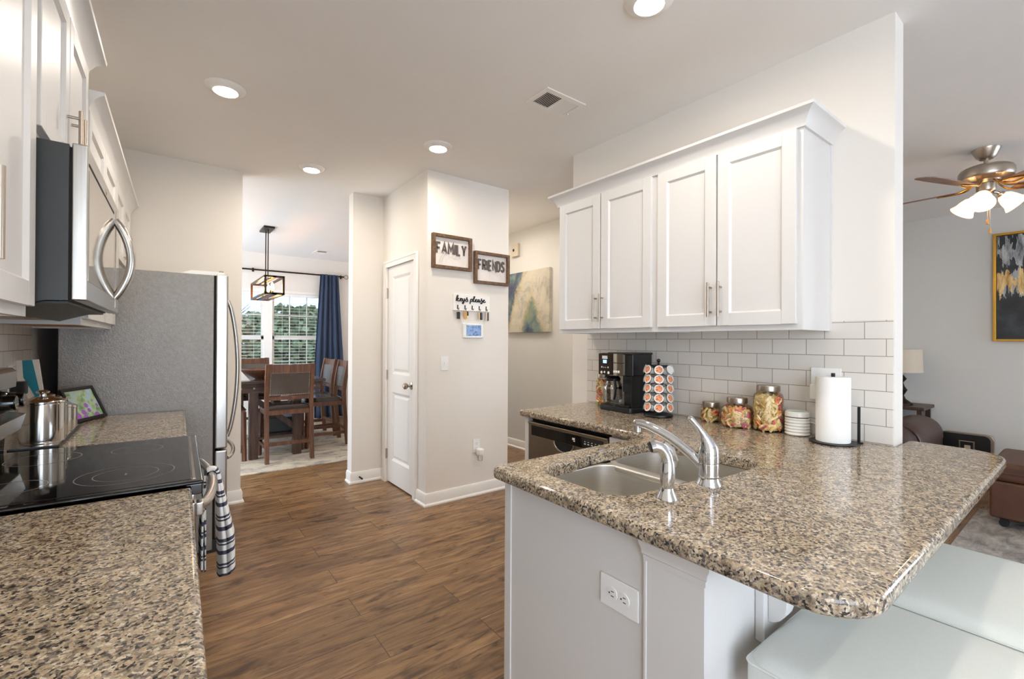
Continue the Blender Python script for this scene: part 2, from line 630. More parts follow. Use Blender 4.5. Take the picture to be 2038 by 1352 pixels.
M['ottomanleather'] = plain('rust_brown_leather', (82, 50, 33), 0.48, grain=0.2, gscale=9, bump=0.06)

def rugmat(name, a, b, c, d, sc=5.0):
    t = NT(name)
    v = t.coord((1, 2.2, 1))
    n1 = t.noise(v, sc, 6, 0.7, 0.6)
    n2 = t.noise(v, 60, 3, 0.7)
    n3 = t.noise(v, 2.2, 3, 0.5)
    col = t.ramp(n1.outputs['Fac'], [(0.32, a), (0.44, b), (0.55, c), (0.68, d)])
    col = t.mix(t.ramp(n3.outputs['Fac'], [(0.5, (0, 0, 0, 1)), (0.66, (.4, .4, .4, 1))]), col, b)
    col = t.mix(0.35, col, n2.outputs['Color'], 'SOFT_LIGHT')
    t.set(color=col, rough=0.95)
    t.bump(n2.outputs['Fac'], 0.6, 0.004)
    return t.m
M['rug'] = rugmat('distressed_rug', (112, 106, 106), (170, 158, 144), (206, 194, 174), (190, 176, 128))
M['rug2'] = rugmat('grey_living_rug', (104, 100, 97), (138, 133, 128), (164, 158, 152), (184, 179, 172), 6.0)

def emit(name, col, strength):
    t = NT(name)
    nz = t.noise(t.coord(), 10, 1)
    c = lin(col)
    t.set(color=(0.8, 0.8, 0.8, 1), ecol=t.ramp(nz.outputs['Fac'], [(0, c), (1, c)]), estr=strength, rough=0.5)
    return t.m
M['lens'] = emit('lamp_lens', (255, 245, 232), LAMP)
M['bulb'] = emit('warm_filament_bulb', (255, 176, 92), 36.0)
M['fanbulb'] = emit('fan_bulb', (255, 220, 176), 40.0)
M['bluelcd'] = emit('blue_display', (70, 130, 235), 0.9)

def glassy(name, tint=(1, 1, 1, 1), refl=1.0, rough=0.02):
    """thin clear glass: see-through with fresnel reflections"""
    t = NT(name)
    t.t.nodes.remove(t.b)
    tr = t.n('ShaderNodeBsdfTransparent'); tr.inputs['Color'].default_value = tint
    gl = t.n('ShaderNodeBsdfGlossy'); gl.inputs['Roughness'].default_value = rough
    fr = t.n('ShaderNodeFresnel'); fr.inputs['IOR'].default_value = 1.45
    mx = t.n('ShaderNodeMixShader')
    t.l(t.math('MULTIPLY', fr.outputs[0], refl), mx.inputs[0])
    t.l(tr.outputs[0], mx.inputs[1]); t.l(gl.outputs[0], mx.inputs[2])
    t.l(mx.outputs[0], t.out.inputs['Surface'])
    return t.m
M['glass'] = glassy('clear_glass', (0.985, 0.99, 0.985, 1), 0.7)
M['pane'] = glassy('window_pane', (0.42, 0.455, 0.48, 1), 0.8)  # grey tint put in to dim the sky and the view outside
M['frost'] = NT('frosted_bell_glass').set(color=(250, 236, 214), rough=0.4, trans=0.25, sss=0.0, ecol=(255, 214, 160), estr=0.35).m

def stripes():
    t = NT('striped_dish_towel')
    tc = t.n('ShaderNodeTexCoord')
    sep = t.n('ShaderNodeSeparateXYZ')
    t.l(tc.outputs['UV'], sep.inputs[0])
    st = [(0.0, (238, 238, 236))]
    W, N = (244, 243, 240), (78, 80, 96)
    random.seed(5)
    p = 0.012
    pat = [(.02, .022), (.018, .01), (.012, .012), (.012, .02), (.03, .008), (.04, .008), (.045, .026), (.016, .02), (.03, .01), (.05, .028), (.024, .012)]
    vals = []
    # two-tone stripes from a few summed square waves of the length coordinate
    y = sep.outputs[1]
    def sq(freq, ph, width):
        f = t.math('FRACT', t.math('ADD', t.math('MULTIPLY', y, freq), ph))
        return t.math('LESS_THAN', f, width)
    a = sq(9.0, 0.1, 0.17)
    b = sq(9.0, 0.55, 0.09)
    c = sq(9.0, 0.40, 0.07)
    d = sq(4.5, 0.30, 0.06)
    s = t.math('MAXIMUM', t.math('MAXIMUM', a, b), t.math('MAXIMUM', c, d))
    nz = t.noise(t.coord((1, 1, 1)), 400, 2)
    t.set(color=t.mix(s, W, N), rough=0.95)
    t.bump(nz.outputs['Fac'], 0.3, 0.001)
    return t.m
M['towel'] = stripes()

def canvas_hall():
    t = NT('abstract_hall_painting')
    v = t.coord()
    sep = t.n('ShaderNodeSeparateXYZ'); t.l(v, sep.inputs[0])
    n1 = t.noise(v, 5, 6, 0.7, 0.6)
    base = t.ramp(n1.outputs['Fac'], [(0.3, (150, 146, 132)), (0.5, (196, 188, 170)), (0.7, (214, 202, 178))])
    n2 = t.noise(t.coord((1, 1, 0.7), loc=(3, 1, 2)), 4.5, 5, 0.65, 0.4)
    # blue wedge rising from the lower middle, blue corner upper left (object axes: y along the wall, z up)
    yy, zz = sep.outputs[1], sep.outputs[2]
    w = t.math('SUBTRACT', t.math('MULTIPLY', t.math('SUBTRACT', 0.42, zz), 0.46), t.math('ABSOLUTE', t.math('ADD', yy, 0.06)))
    w = t.math('ADD', w, t.math('MULTIPLY', t.math('SUBTRACT', n2.outputs['Fac'], 0.5), 0.22))
    k = t.math('SUBTRACT', t.math('ADD', yy, t.math('MULTIPLY', zz, 0.42)), 0.43)
    k = t.math('ADD', k, t.math('MULTIPLY', t.math('SUBTRACT', n2.outputs['Fac'], 0.5), 0.30))
    n4 = t.noise(v, 16, 4, 0.7)
    f = t.math('ADD', t.math('MAXIMUM', w, k), t.math('MULTIPLY', t.math('SUBTRACT', n4.outputs['Fac'], 0.5), 0.16))
    blue = t.ramp(n2.outputs['Fac'], [(0.38, (44, 52, 88)), (0.5, (66, 92, 112)), (0.6, (110, 132, 124)), (0.7, (150, 150, 110))])
    f1 = t.math('ADD', f, 0.5)
    edge = t.ramp(f1, [(0.42, (0, 0, 0, 1)), (0.49, (0.55, 0.55, 0.55, 1))])
    core = t.ramp(f1, [(0.475, (0, 0, 0, 1)), (0.545, (0.92, 0.92, 0.92, 1))])
    col = t.mix(edge, base, (186, 164, 112))
    col = t.mix(core, col, blue)
    t.set(color=col, rough=0.7)
    return t.m
M['hallart'] = canvas_hall()

def canvas_gold():
    t = NT('abstract_black_gold_painting')
    v = t.coord()
    sep = t.n('ShaderNodeSeparateXYZ'); t.l(v, sep.inputs[0])
    st = t.coord((1, 22, 4.2))
    n1 = t.noise(st, 1.0, 4, 0.6)
    n2 = t.noise(t.coord((1, 26, 5), loc=(2, 7, 1)), 1.0, 4, 0.65)
    n3 = t.noise(v, 6, 4)
    z = sep.outputs[2]
    base = t.ramp(n3.outputs['Fac'], [(0.35, (22, 22, 24)), (0.55, (40, 42, 46)), (0.7, (56, 62, 68))])
    def band(c, h):
        return t.math('SUBTRACT', 1.0, t.math('DIVIDE', t.math('ABSOLUTE', t.math('SUBTRACT', z, c)), h))
    silver = t.math('MULTIPLY', t.math('GREATER_THAN', t.math('ADD', t.math('MULTIPLY', band(0.90, 0.22), 0.3), n1.outputs['Fac']), 0.66), 0.9)
    mid = t.math('MULTIPLY', t.math('GREATER_THAN', t.math('ADD', t.math('MULTIPLY', band(0.58, 0.2), 0.3), n2.outputs['Fac']), 0.68), 0.75)
    goldm = t.math('GREATER_THAN', t.math('ADD', t.math('MULTIPLY', band(0.60, 0.24), 0.34), n1.outputs['Fac']), 0.74)
    sil = t.ramp(n2.outputs['Fac'], [(0.35, (88, 90, 94)), (0.6, (190, 190, 190))])
    gl = t.ramp(n2.outputs['Fac'], [(0.35, (170, 118, 50)), (0.6, (236, 204, 140))])
    col = t.mix(silver, base, sil)
    col = t.mix(mid, col, sil)
    col = t.mix(goldm, col, gl)
    t.set(color=col, rough=0.5)
    return t.m
M['goldart'] = canvas_gold()

def flowers(name, bgs, petals, sc=22, estr=0.05):
    t = NT(name)
    v = t.coord()
    n1 = t.noise(v, sc, 4, 0.6, 0.4)
    vo = t.n('ShaderNodeTexVoronoi'); vo.inputs['Scale'].default_value = sc * 0.9
    t.l(v, vo.inputs['Vector'])
    bg = t.ramp(n1.outputs['Fac'], [(0.35, bgs[0]), (0.5, bgs[1]), (0.65, bgs[2])])
    f = t.math('LESS_THAN', vo.outputs['Distance'], 0.42)
    sep = t.n('ShaderNodeSeparateColor'); t.l(vo.outputs['Color'], sep.inputs[0])
    f = t.math('MULTIPLY', f, t.math('GREATER_THAN', sep.outputs[0], 0.35))
    col = t.mix(f, bg, petals)
    t.set(color=col, rough=0.15, ecol=col, estr=estr)
    return t.m
M['screenflowers'] = flowers('purple_flower_picture', ((90, 120, 84), (150, 166, 128), (150, 168, 186)), (140, 84, 160))
M['bluescreen'] = flowers('blue_picture_screen', ((50, 78, 110), (84, 116, 160), (110, 140, 178)), (36, 58, 128), 45, 0.09)
M['pasta'] = [plain('pasta_tan', (236, 200, 132), 0.6), plain('pasta_cream', (246, 224, 168), 0.6), plain('pasta_orange', (238, 150, 92), 0.6),
              plain('pasta_green', (166, 166, 98), 0.6), plain('pasta_rose', (206, 104, 110), 0.6)]
M['podlid'] = NT('pod_foil_lid')
_t = M['podlid']; _n = _t.noise(_t.coord((1, 1, 1)), 90, 2)
_t.set(color=_t.ramp(_n.outputs['Fac'], [(0.36, (206, 92, 50)), (0.5, (226, 138, 88)), (0.66, (238, 200, 168))]), rough=0.35); M['podlid'] = _t.m
M['podwhite'] = plain('pod_white', (236, 236, 232), 0.4)
M['leaf'] = plain('tree_leaves', (140, 150, 112), 0.8, grain=0.45, gscale=0.8)
M['leaf2'] = plain('autumn_leaves', (176, 164, 128), 0.8, grain=0.4, gscale=0.8)
M['bark'] = plain('tree_bark', (98, 84, 70), 0.9, grain=0.2)
M['lawn'] = plain('dry_lawn', (196, 178, 140), 0.95, grain=0.25, gscale=2)
M['teal'] = plain('teal_paint', (30, 132, 152), 0.5)
M['orange'] = plain('amber_paint', (214, 150, 74), 0.5)
M['boardwhite'] = plain('white_painted_board', (232, 224, 212), 0.5)
M['inkgrey'] = plain('grey_brown_lettering', (98, 88, 84), 0.7)
M['signface'] = plain('white_sign_face', (232, 224, 216), 0.7)
M['ink'] = plain('black_lettering', (18, 17, 18), 0.5)
M['keytan'] = plain('tan_leather_fob', (204, 152, 84), 0.6)
M['burner'] = plain('burner_line', (118, 116, 114), 0.3)
M['cooktop'] = NT('black_ceramic_cooktop')
_t = M['cooktop']; _n = _t.noise(_t.coord(), 420, 2); _t.set(color=_t.ramp(_n.outputs['Fac'], [(0.55, (12, 12, 13)), (0.75, (52, 52, 54))]), rough=0.05, spec=0.6); M['cooktop'] = _t.m
# ------------------------------------------------------------------ room shell
H = 2.74
BASE = [(0, 0), (0.024, 0), (0.024, 0.012), (0.014, 0.024), (0.014, 0.086), (0.008, 0.102), (0, 0.104)]

struct('floor', MB().box(-1.2, -3.6, -0.1, 6.95, 8.6, 0), M['floor'])
struct('ceiling', MB().box(-1.2, -3.6, H, 6.95, 8.6, H + 0.12), M['ceil'])
struct('wall_left', MB().box(-0.74, -3.6, 0, -0.60, -3.4, H).box(-0.74, -1.25, 0, -0.60, 4.5, H).box(-0.74, -3.4, 0, -0.60, -1.25, 0.3).box(-0.74, -3.4, 2.55, -0.60, -1.25, H), M['wall'], frame=LEFT)  # unseen opening behind the viewer, added to light the right-hand side
struct('wall_far_left', MB().box(-0.80, 4.36, 0, 0.503, 4.48, H), M['wall'])
struct('wall_dining_left', MB().box(-1.2, 4.48, 0, -1.08, 5.0, H).box(-1.2, 7.9, 0, -1.08, 8.5, H).box(-1.2, 5.0, 2.45, -1.08, 7.9, H).box(-1.2, 5.0, 0, -1.08, 7.9, 0.4), M['wall'])  # unseen window opening, added to bring daylight into the dining room
struct('wall_dining_link', MB().box(-1.08, 4.36, 0, -0.80, 4.48, H), M['wall'])
struct('wall_pantry_nib', MB().box(1.398, 4.31, 0, 1.82, 4.43, H), M['wall'])
# pantry side wall with its doorway (y 3.585 - 4.185)
mb = MB().box(1.69, 4.185, 0, 1.81, 4.31, H).box(1.69, 3.36, 0, 1.81, 3.585, H).box(1.69, 3.585, 2.04, 1.81, 4.185, H)
struct('wall_pantry_side', mb, M['wall'])
struct('wall_pantry_front', MB().box(1.81, 3.36, 0, 2.515, 3.48, H), M['wall'])
struct('wall_pantry_hall', MB().box(2.395, 3.48, 0, 2.515, 4.43, H).box(1.82, 4.31, 0, 2.395, 4.43, H), M['wall'])
struct('wall_dining_right', MB().box(2.72, 4.43, 0, 2.84, 8.24, H).box(2.515, 4.31, 0, 2.84, 4.43, H), M['wall'])
struct('wall_right', MB().box(2.43, 0.545, 0, 2.553, 2.44, H), M['wall'])
struct('wall_hall', MB().box(3.55, 3.30, 0, 3.67, 8.5, H), M['wall_living'])
struct('wall_living_side', MB().box(3.67, 3.30, 0, 6.78, 3.42, H), M['wall_living'])
struct('wall_living', MB().box(6.78, -3.6, 0, 6.9, -3.2, H).box(6.78, -2.0, 0, 6.9, 3.42, H).box(6.78, -3.2, 0, 6.9, -2.0, 0.4).box(6.78, -3.2, 2.45, 6.9, -2.0, H), M['wall_living'])  # unseen opening beyond the frame, added to brighten the living room
struct('wall_hall_end', MB().box(2.84, 8.12, 2.5, 3.55, 8.24, H).box(2.84, 8.12, 0, 3.55, 8.24, 0.1), M['wall'])  # unseen end opening, added so daylight reaches the hall
# dining window wall
WX0, WX1, WZ0, WZ1 = 0.26, 2.24, 0.55, 2.165
mb = MB().box(-1.08, 8.24, 0, WX0, 8.38, H).box(WX1, 8.24, 0, 2.84, 8.38, H).box(WX0, 8.24, 0, WX1, 8.38, WZ0).box(WX0, 8.24, WZ1, WX1, 8.38, H)
struct('wall_dining_back', mb, M['wall'])
# wall behind the viewer: patio doorway and windows that let the daylight in
mb = MB()
xs = [-0.8, -0.55, 0.75, 2.85, 4.6, 5.3, 6.6, 6.9]
for i in range(7):
    if i == 1:
        mb.box(xs[i], -3.6, 2.40, xs[i + 1], -3.46, H)
    elif i == 5:
        mb.box(xs[i], -3.6, 0, xs[i + 1], -3.46, 0.3).box(xs[i], -3.6, 2.40, xs[i + 1], -3.46, H)
    else:
        mb.box(xs[i], -3.6, 0, xs[i + 1], -3.46, H)
struct('wall_back', mb, M['wall'])

# baseboards
def baseboard(side, path, s=1, frame=IDENT):
    struct('baseboard_' + side, MB().sweep(path, BASE, side=s), M['trim'], frame=frame)
baseboard('far_left', [(0.32, 4.36), (0.503, 4.36), (0.503, 4.48)], 1)
baseboard('pantry_nib', [(1.398, 4.43), (1.398, 4.31), (1.69, 4.31), (1.69, 4.25)], 1)
baseboard('pantry', [(1.69, 3.52), (1.69, 3.36), (2.515, 3.36), (2.515, 4.3)], 1)
baseboard('hall', [(3.55, 8.1), (3.55, 3.30), (6.78, 3.30), (6.78, -3.4)], 1)
baseboard('dining_back', [(-1.0, 8.24), (2.72, 8.24), (2.72, 4.5)], 1)
baseboard('right_end', [(2.43, 2.32), (2.43, 2.44), (2.553, 2.44), (2.553, 0.56)], -1)

# pantry door, casing
mb = MB()
mb.prism([(4.185, 0), (4.243, 0), (4.243, 2.098), (4.185, 2.04)], 'x', 1.673, 1.69)
mb.prism([(3.585, 0), (3.527, 0), (3.527, 2.098), (3.585, 2.04)], 'x', 1.673, 1.69)
mb.prism([(4.185, 2.04), (4.243, 2.098), (3.527, 2.098), (3.585, 2.04)], 'x', 1.673, 1.69)
mb.box(1.669, 4.227, 0.001, 1.6895, 4.246, 2.101).box(1.669, 3.524, 0.001, 1.6895, 3.543, 2.101).box(1.6685, 3.543, 2.082, 1.6893, 4.227, 2.1005)
struct('trim_1', mb, M['trim'])
d = thing('door_1', None, None, (1.70, 4.18, 0.012))
d['kind'] = 'structure'
Y0, Y1, Z0, Z1 = 3.588, 4.182, 0.014, 2.036
mb = MB()
st = 0.105
rails = [(Z0, 0.225), (0.865, 1.035), (1.945, Z1)]
for a, b in rails:
    mb.box(1.695, Y0 + st, a, 1.73, Y1 - st, b)
mb.box(1.695, Y0, Z0, 1.73, Y0 + st, Z1).box(1.695, Y1 - st, Z0, 1.73, Y1, Z1)
for a, b in ((0.225, 0.865), (1.035, 1.945)):
    ya, yb = Y0 + st, Y1 - st
    # sloped sticking then raised field
    o = [(ya, a), (yb, a), (yb, b), (ya, b)]
    for (i0, x0), (i1, x1) in (((0, 1.695), (0.022, 1.707)), ((0.022, 1.707), (0.03, 1.707)), ((0.03, 1.707), (0.05, 1.7005))):
        A = [(x0, ya + i0, a + i0), (x0, yb - i0, a + i0), (x0, yb - i0, b - i0), (x0, ya + i0, b - i0)]
        B = [(x1, ya + i1, a + i1), (x1, yb - i1, a + i1), (x1, yb - i1, b - i1), (x1, ya + i1, b - i1)]
        for k in range(4):
            mb.quad(A[k], A[(k + 1) % 4], B[(k + 1) % 4], B[k])
    mb.quad((1.7005, ya + .05, a + .05), (1.7005, yb - .05, a + .05), (1.7005, yb - .05, b - .05), (1.7005, ya + .05, b - .05))
part('door_panel', mb, M['door'], d, sharp=25)
mb = MB()
R_ = ry(-PI / 2)
mb.lathe([(0.0, 0), (0.033, 0), (0.033, 0.006), (0.014, 0.012), (0.011, 0.032), (0.020, 0.040), (0.028, 0.052), (0.028, 0.064), (0.018, 0.074), (0, 0.076)], (1.695, 3.655, 0.955), 24, rot=R_)
part('door_knob', mb, M['nickel'], d)
for z in (0.27, 1.02, 1.80):
    part('hinge', MB().box(1.683, 4.176, z - 0.045, 1.697, 4.192, z + 0.045).cyl((1.682, 4.184, z - 0.047), (1.682, 4.184, z + 0.047), 0.006, n=8), M['nickel'], d)
part('latch_plate', MB().box(1.692, 3.588, 0.925, 1.696, 3.600, 0.985), M['nickel'], d)

# backsplashes
struct('trim_2', MB().box(2.42, 0.548, 0.915, 2.4302, 2.28, 1.444), M['tile'])
struct('trim_3', MB().box(-0.6005, -0.6, 0.915, -0.591, 3.40, 1.44), M['tile'], frame=LEFT)

# dining window: two double-hung units with white grilles
w = thing('window_1', None, None, (1.25, 8.24, WZ0))
w['kind'] = 'structure'
mb = MB()
mb.box(WX0, 8.25, WZ0, WX0 + 0.05, 8.36, WZ1).box(WX1 - 0.05, 8.25, WZ0, WX1, 8.36, WZ1).box(WX0, 8.25, WZ0, WX1, 8.36, WZ0 + 0.05).box(WX0, 8.25, WZ1 - 0.05, WX1, 8.36, WZ1)
mb.box(1.265, 8.25, WZ0, 1.385, 8.36, WZ1)
part('window_frame', mb, M['trim'], w)
for a, b in ((WX0 + 0.05, 1.265), (1.385, WX1 - 0.05)):
    zm = 1.385
    mb = MB()
    for z0, z1, yy in ((WZ0 + 0.05, zm, 8.29), (zm, WZ1 - 0.05, 8.31)):
        mb.box(a, yy, z0, a + 0.035, yy + 0.03, z1).box(b - 0.035, yy, z0, b, yy + 0.03, z1).box(a, yy, z0, b, yy + 0.03, z0 + 0.035).box(a, yy, z1 - 0.035, b, yy + 0.03, z1)
        for k in (1, 2):
            xx = a + (b - a) * k / 3
            mb.box(xx - 0.008, yy + 0.01, z0, xx + 0.008, yy + 0.02, z1)
        mb.box(a, yy + 0.01, (z0 + z1) / 2 - 0.008, b, yy + 0.02, (z0 + z1) / 2 + 0.008)
    part('sash', mb, M['trim'], w)
    part('glass_pane', MB().box(a, 8.322, WZ0 + 0.05, b, 8.326, WZ1 - 0.05), M['pane'], w)
part('window_sill', MB().box(WX0 - 0.05, 8.19, WZ0 - 0.03, WX1 + 0.05, 8.25, WZ0, 0.006), M['trim'], w)

for i, (a, b, lab) in enumerate(((WX0 + 0.055, 1.26, 'white slatted blind over the left half of the dining window'), (1.39, WX1 - 0.055, 'white slatted blind over the right half of the dining window, partly behind the curtain'))):
    t = thing('window_blind', lab, 'blind', ((a + b) / 2, 8.262, WZ1 - 0.06), 'dining window blinds')
    part('headrail', MB().box(a, 8.252, WZ1 - 0.10, b, 8.284, WZ1 - 0.052, 0.004), M['white'], t)
    mb = MB()
    z = WZ0 + 0.09
    while z < WZ1 - 0.12:
        mb.box(a, 8.250, z, b, 8.284, z + 0.003, rot=rx(math.radians(5)))
        z += 0.0512
    part('slats', mb, M['white'], t)
    mb = MB()
    for xx in (a + 0.14, (a + b) / 2, b - 0.14):
        mb.cyl((xx, 8.249, WZ0 + 0.07), (xx, 8.249, WZ1 - 0.08), 0.0015, n=5)
    part('ladder_cord', mb, M['white'], t)
    part('bottom_rail', MB().box(a, 8.252, WZ0 + 0.055, b, 8.282, WZ0 + 0.075, 0.004), M['white'], t)

# ------------------------------------------------------------------ ceiling fittings
def downlight(x, y, label):
    t = thing('recessed_light', label, 'ceiling light', (x, y, H), 'recessed ceiling lights')
    part('trim_ring', MB().lathe([(0.056, -0.019), (0.060, -0.024), (0.078, -0.019), (0.096, -0.008), (0.1, 0.0), (0.056, 0.0)], (x, y, H), 40, cap=False), M['trim'], t)
    part('lens', MB().lathe([(0.0, -0.022), (0.05, -0.0212), (0.0575, -0.019), (0.0, -0.017)], (x, y, H), 32), M['lens'], t)
for x, y, lab in ((0.257, 2.966, 'recessed ceiling light nearest the left cabinets'), (0.932, 3.91, 'recessed ceiling light farthest away, before the dining opening'),
                  (1.545, 2.913, 'recessed ceiling light in front of the pantry corner'), (1.56, 1.137, 'recessed ceiling light cut by the top edge of the photo'),
                  (0.62, 0.55, 'added unseen ceiling light above the near left counter'), (0.9, -0.9, 'added unseen ceiling light behind the viewpoint over the breakfast area'),  # two unseen lamps, added as extra light for the near room
                  (3.05, 2.0, 'added fill light in the hall ceiling, hidden behind the tiled wall'), (3.05, 3.15, 'added ceiling fill light between the pantry and the living room, hidden behind the wall'), (2.88, 4.3, 'added ceiling fill light in the hall close behind the pantry, hidden from view'), (3.05, 5.6, 'added ceiling fill light at the back of the hall, hidden behind the pantry')):  # hidden lamps, added to brighten the hall
    downlight(x, y, lab)

t = thing('ceiling_vent', 'square white ceiling register with louvres above the sink cabinets', 'vent', (1.805, 1.96, H), 'ceiling vents')
mb = MB()
vx, vy = 1.805, 1.96
for a, b, c, d2 in ((-.15, -.098, .15, -.066), (-.15, .066, .15, .098), (-.15, -.066, -.122, .066), (.122, -.066, .15, .066), (-.006, -.066, .006, .066)):
    mb.box(vx + a, vy + b, H - 0.008, vx + c, vy + d2, H - 0.0005)
part('vent_frame', mb, M['trim'], t)
part('duct_shade', MB().box(vx - .122, vy - .066, H - 0.0015, vx + .122, vy + .066, H - 0.0006), M['dark'], t)  # flat near-black sheet stands in for the shade inside the duct
mb = MB()
for half, ang in ((-1, -24), (1, 30)):
    for k in range(9):
        xx = vx + half * (0.012 + k * 0.0125)
        mb.box(xx - 0.0044, vy - .066, H - 0.0068, xx + 0.0044, vy + .066, H - 0.0062, rot=ry(math.radians(ang)))
part('louvres', mb, M['trim'], t)
part('damper_lever', MB().box(vx + .125, vy + .03, H - 0.02, vx + .135, vy + .045, H - 0.008, 0.003), M['white'], t)
dv = dup(t, (1.95, 7.55, H), PI / 2, 'small white ceiling register over the dining room window')

# ------------------------------------------------------------------ wall fittings
def plate(name, label, cat, c, w_, h_, axis, devs=1, group=None, frame=IDENT, horizontal=False, toggle=False):
    """cover plate; axis = outward direction"""
    ax = Vector(axis)
    side = Vector((0, 0, 1)).cross(ax)
    base = Vector(c)
    t = thing(name, label, cat, c, group, frame)
    def B(mb, u0, v0, n0, u1, v1, n1, bev=0):
        ps = [base + side * u + Vector((0, 0, 1)) * v + ax * n for u, v, n in ((u0, v0, n0), (u1, v1, n1))]
        lo = [min(p[i] for p in ps) for i in range(3)]; hi = [max(p[i] for p in ps) for i in range(3)]
        return mb.box(*lo, *hi, bev)
    part('cover_plate', B(MB(), -w_ / 2, -h_ / 2, 0, w_ / 2, h_ / 2, 0.006, 0.003), M['white'], t)
    R2 = Vector((0, 0, 1)).rotation_difference(ax).to_matrix()
    for k in range(devs):
        o = (k - (devs - 1) / 2) * 0.046
        if toggle:
            part('toggle', B(MB(), o - 0.005, -0.010, 0.006, o + 0.005, 0.014, 0.016, 0.002), M['white'], t)
        else:
            for s in (-1, 1):
                u, v = (s * 0.0195, o) if horizontal else (o, s * 0.0195)
                cc = base + side * u + Vector((0, 0, 1)) * v + ax * 0.006
                p = part('socket', MB().lathe([(0.0165, 0), (0.0165, 0.002), (0, 0.002)], cc, 24, rot=R2), M['white'], t)
                mbs = MB()
                for q in (-1, 1):
                    if horizontal:
                        B(mbs, u - 0.003, v + q * 0.006 - 0.001, 0.0075, u + 0.006, v + q * 0.006 + 0.001, 0.0085)
                    else:
                        B(mbs, u + q * 0.006 - 0.001, v - 0.001, 0.0075, u + q * 0.006 + 0.001, v + 0.007, 0.0085)
                if horizontal:
                    B(mbs, u - 0.011, v - 0.002, 0.0075, u - 0.007, v + 0.002, 0.0085)
                else:
                    B(mbs, u - 0.002, v - 0.011, 0.0075, u + 0.002, v - 0.007, 0.0085)
                part('slots', mbs, M['dark'], p)
    return t
plate('light_switch', 'white light switch on the pantry wall below the small framed screen', 'switch', (1.853, 3.36, 1.157), 0.072, 0.116, (0, -1, 0), 1, toggle=True)
plate('wall_outlet', 'white outlet low on the pantry wall with a plug-in freshener', 'outlet', (2.172, 3.36, 0.43), 0.072, 0.116, (0, -1, 0))
t = thing('air_freshener', 'small white plug-in air freshener in the low pantry outlet', 'air freshener', (2.19, 3.354, 0.385))
part('body', MB().box(2.163, 3.295, 0.352, 2.217, 3.3525, 0.408, 0.012, 3), M['white'], t)
part('oil_bottle', MB().lathe([(0.018, -0.05), (0.022, -0.045), (0.022, -0.012), (0.012, 0)], (2.19, 3.322, 0.352), 16), M['glass'], t)
plate('wall_outlet', 'white horizontal outlet on the end panel of the sink peninsula', 'outlet', (0.9455, 0.772, 0.683), 0.124, 0.082, (-1, 0, 0), 1, horizontal=True)
o_bs = plate('wall_outlet', 'white double outlet on the tiles behind the paper towel roll', 'outlet', (2.42, 0.79, 1.165), 0.122, 0.13, (-1, 0, 0), 2)
t = thing('plug_adapter', 'white plug adapter in the tiled outlet left of the paper towel roll', 'plug', (2.41, 0.812, 1.12))
part('body', MB().box(2.372, 0.785, 1.085, 2.411, 0.842, 1.155, 0.006), M['white'], t)
plate('wall_outlet', 'outlet on the left backsplash tiles behind the range console', 'outlet', (-0.591, 3.0, 1.16), 0.072, 0.13, (1, 0, 0), 1, frame=LEFT)
t = thing('plug_adapter', 'black plug in the outlet on the left backsplash', 'plug', (-0.58, 3.0, 1.12), None, LEFT)
part('body', MB().box(-0.582, 2.975, 1.09, -0.535, 3.03, 1.15, 0.006), M['black'], t)
t = thing('door_stop', 'small bronze spring door stop on the baseboard beside the pantry door', 'door stop', (1.468, 4.29, 0.055))
part('spring', MB().loft([((1.468, 4.297 - 0.004 * k, 0.055), 0.0075 if k % 2 else 0.0055) for k in range(16)], 10), M['bronze'], t)
part('bumper', MB().cyl((1.468, 4.237, 0.055), (1.468, 4.222, 0.055), 0.009, n=10), M['rubber'], t)
t = thing('door_chime', 'small beige door chime box high on the hall wall', 'chime', (3.549, 4.60, 2.50))
part('body', MB().box(3.51, 4.50, 2.42, 3.55, 4.64, 2.58, 0.006), M['shade'], t)
part('speaker_hole', MB().lathe([(0.018, 0), (0.018, 0.002), (0, 0.002)], (3.51, 4.585, 2.5), 16, rot=ry(-PI / 2)), M['dark'], t)
# ------------------------------------------------------------------ right-hand cabinets
CT = 0.915           # counter top height
CTH = 0.040

def shaker(mb, x_face, out, y0, y1, z0, z1, rail=0.057, th=0.020):
    """shaker door on a plane x = x_face, outward direction out (+1/-1)"""
    a, b = sorted((x_face, x_face - out * th))
    f = lambda p, q: (min(p, q), max(p, q))
    mb.box(a, y0, z0, b, y0 + rail, z1, 0.0015, 1).box(a, y1 - rail, z0, b, y1, z1, 0.0015, 1)
    mb.box(a, y0 + rail, z0, b, y1 - rail, z0 + rail).box(a, y0 + rail, z1 - rail, b, y1 - rail, z1)
    c, d2 = f(x_face - out * 0.010, x_face - out * th)
    mb.box(c, y0 + rail - .002, z0 + rail - .002, d2, y1 - rail + .002, z1 - rail + .002)
    # small sloped bead
    x1, x2 = x_face - out * 0.001, x_face - out * 0.010
    ya, yb, za, zb, i = y0 + rail, y1 - rail, z0 + rail, z1 - rail, 0.008
    A = [(x1, ya, za), (x1, yb, za), (x1, yb, zb), (x1, ya, zb)]
    B = [(x2, ya + i, za + i), (x2, yb - i, za + i), (x2, yb - i, zb - i), (x2, ya + i, zb - i)]
    for k in range(4):
        mb.quad(A[k], A[(k + 1) % 4], B[(k + 1) % 4], B[k])
    return mb

def bar_pull(parent, c, axis, length, out, r=0.0062, stand=0.032, mat=None):
    """bar handle; c on the door face, out = outward vector"""
    c = Vector(c); a = Vector(axis); o = Vector(out)
    mb = MB().cyl(c + o * stand - a * length / 2, c + o * stand + a * length / 2, r, n=14)
    for s in (-1, 1):
        q = c + a * s * (length / 2 - 0.024)
        mb.cyl(q, q + o * stand, r * 0.72, n=10)
    return part('handle', mb, mat or M['nickel'], parent)

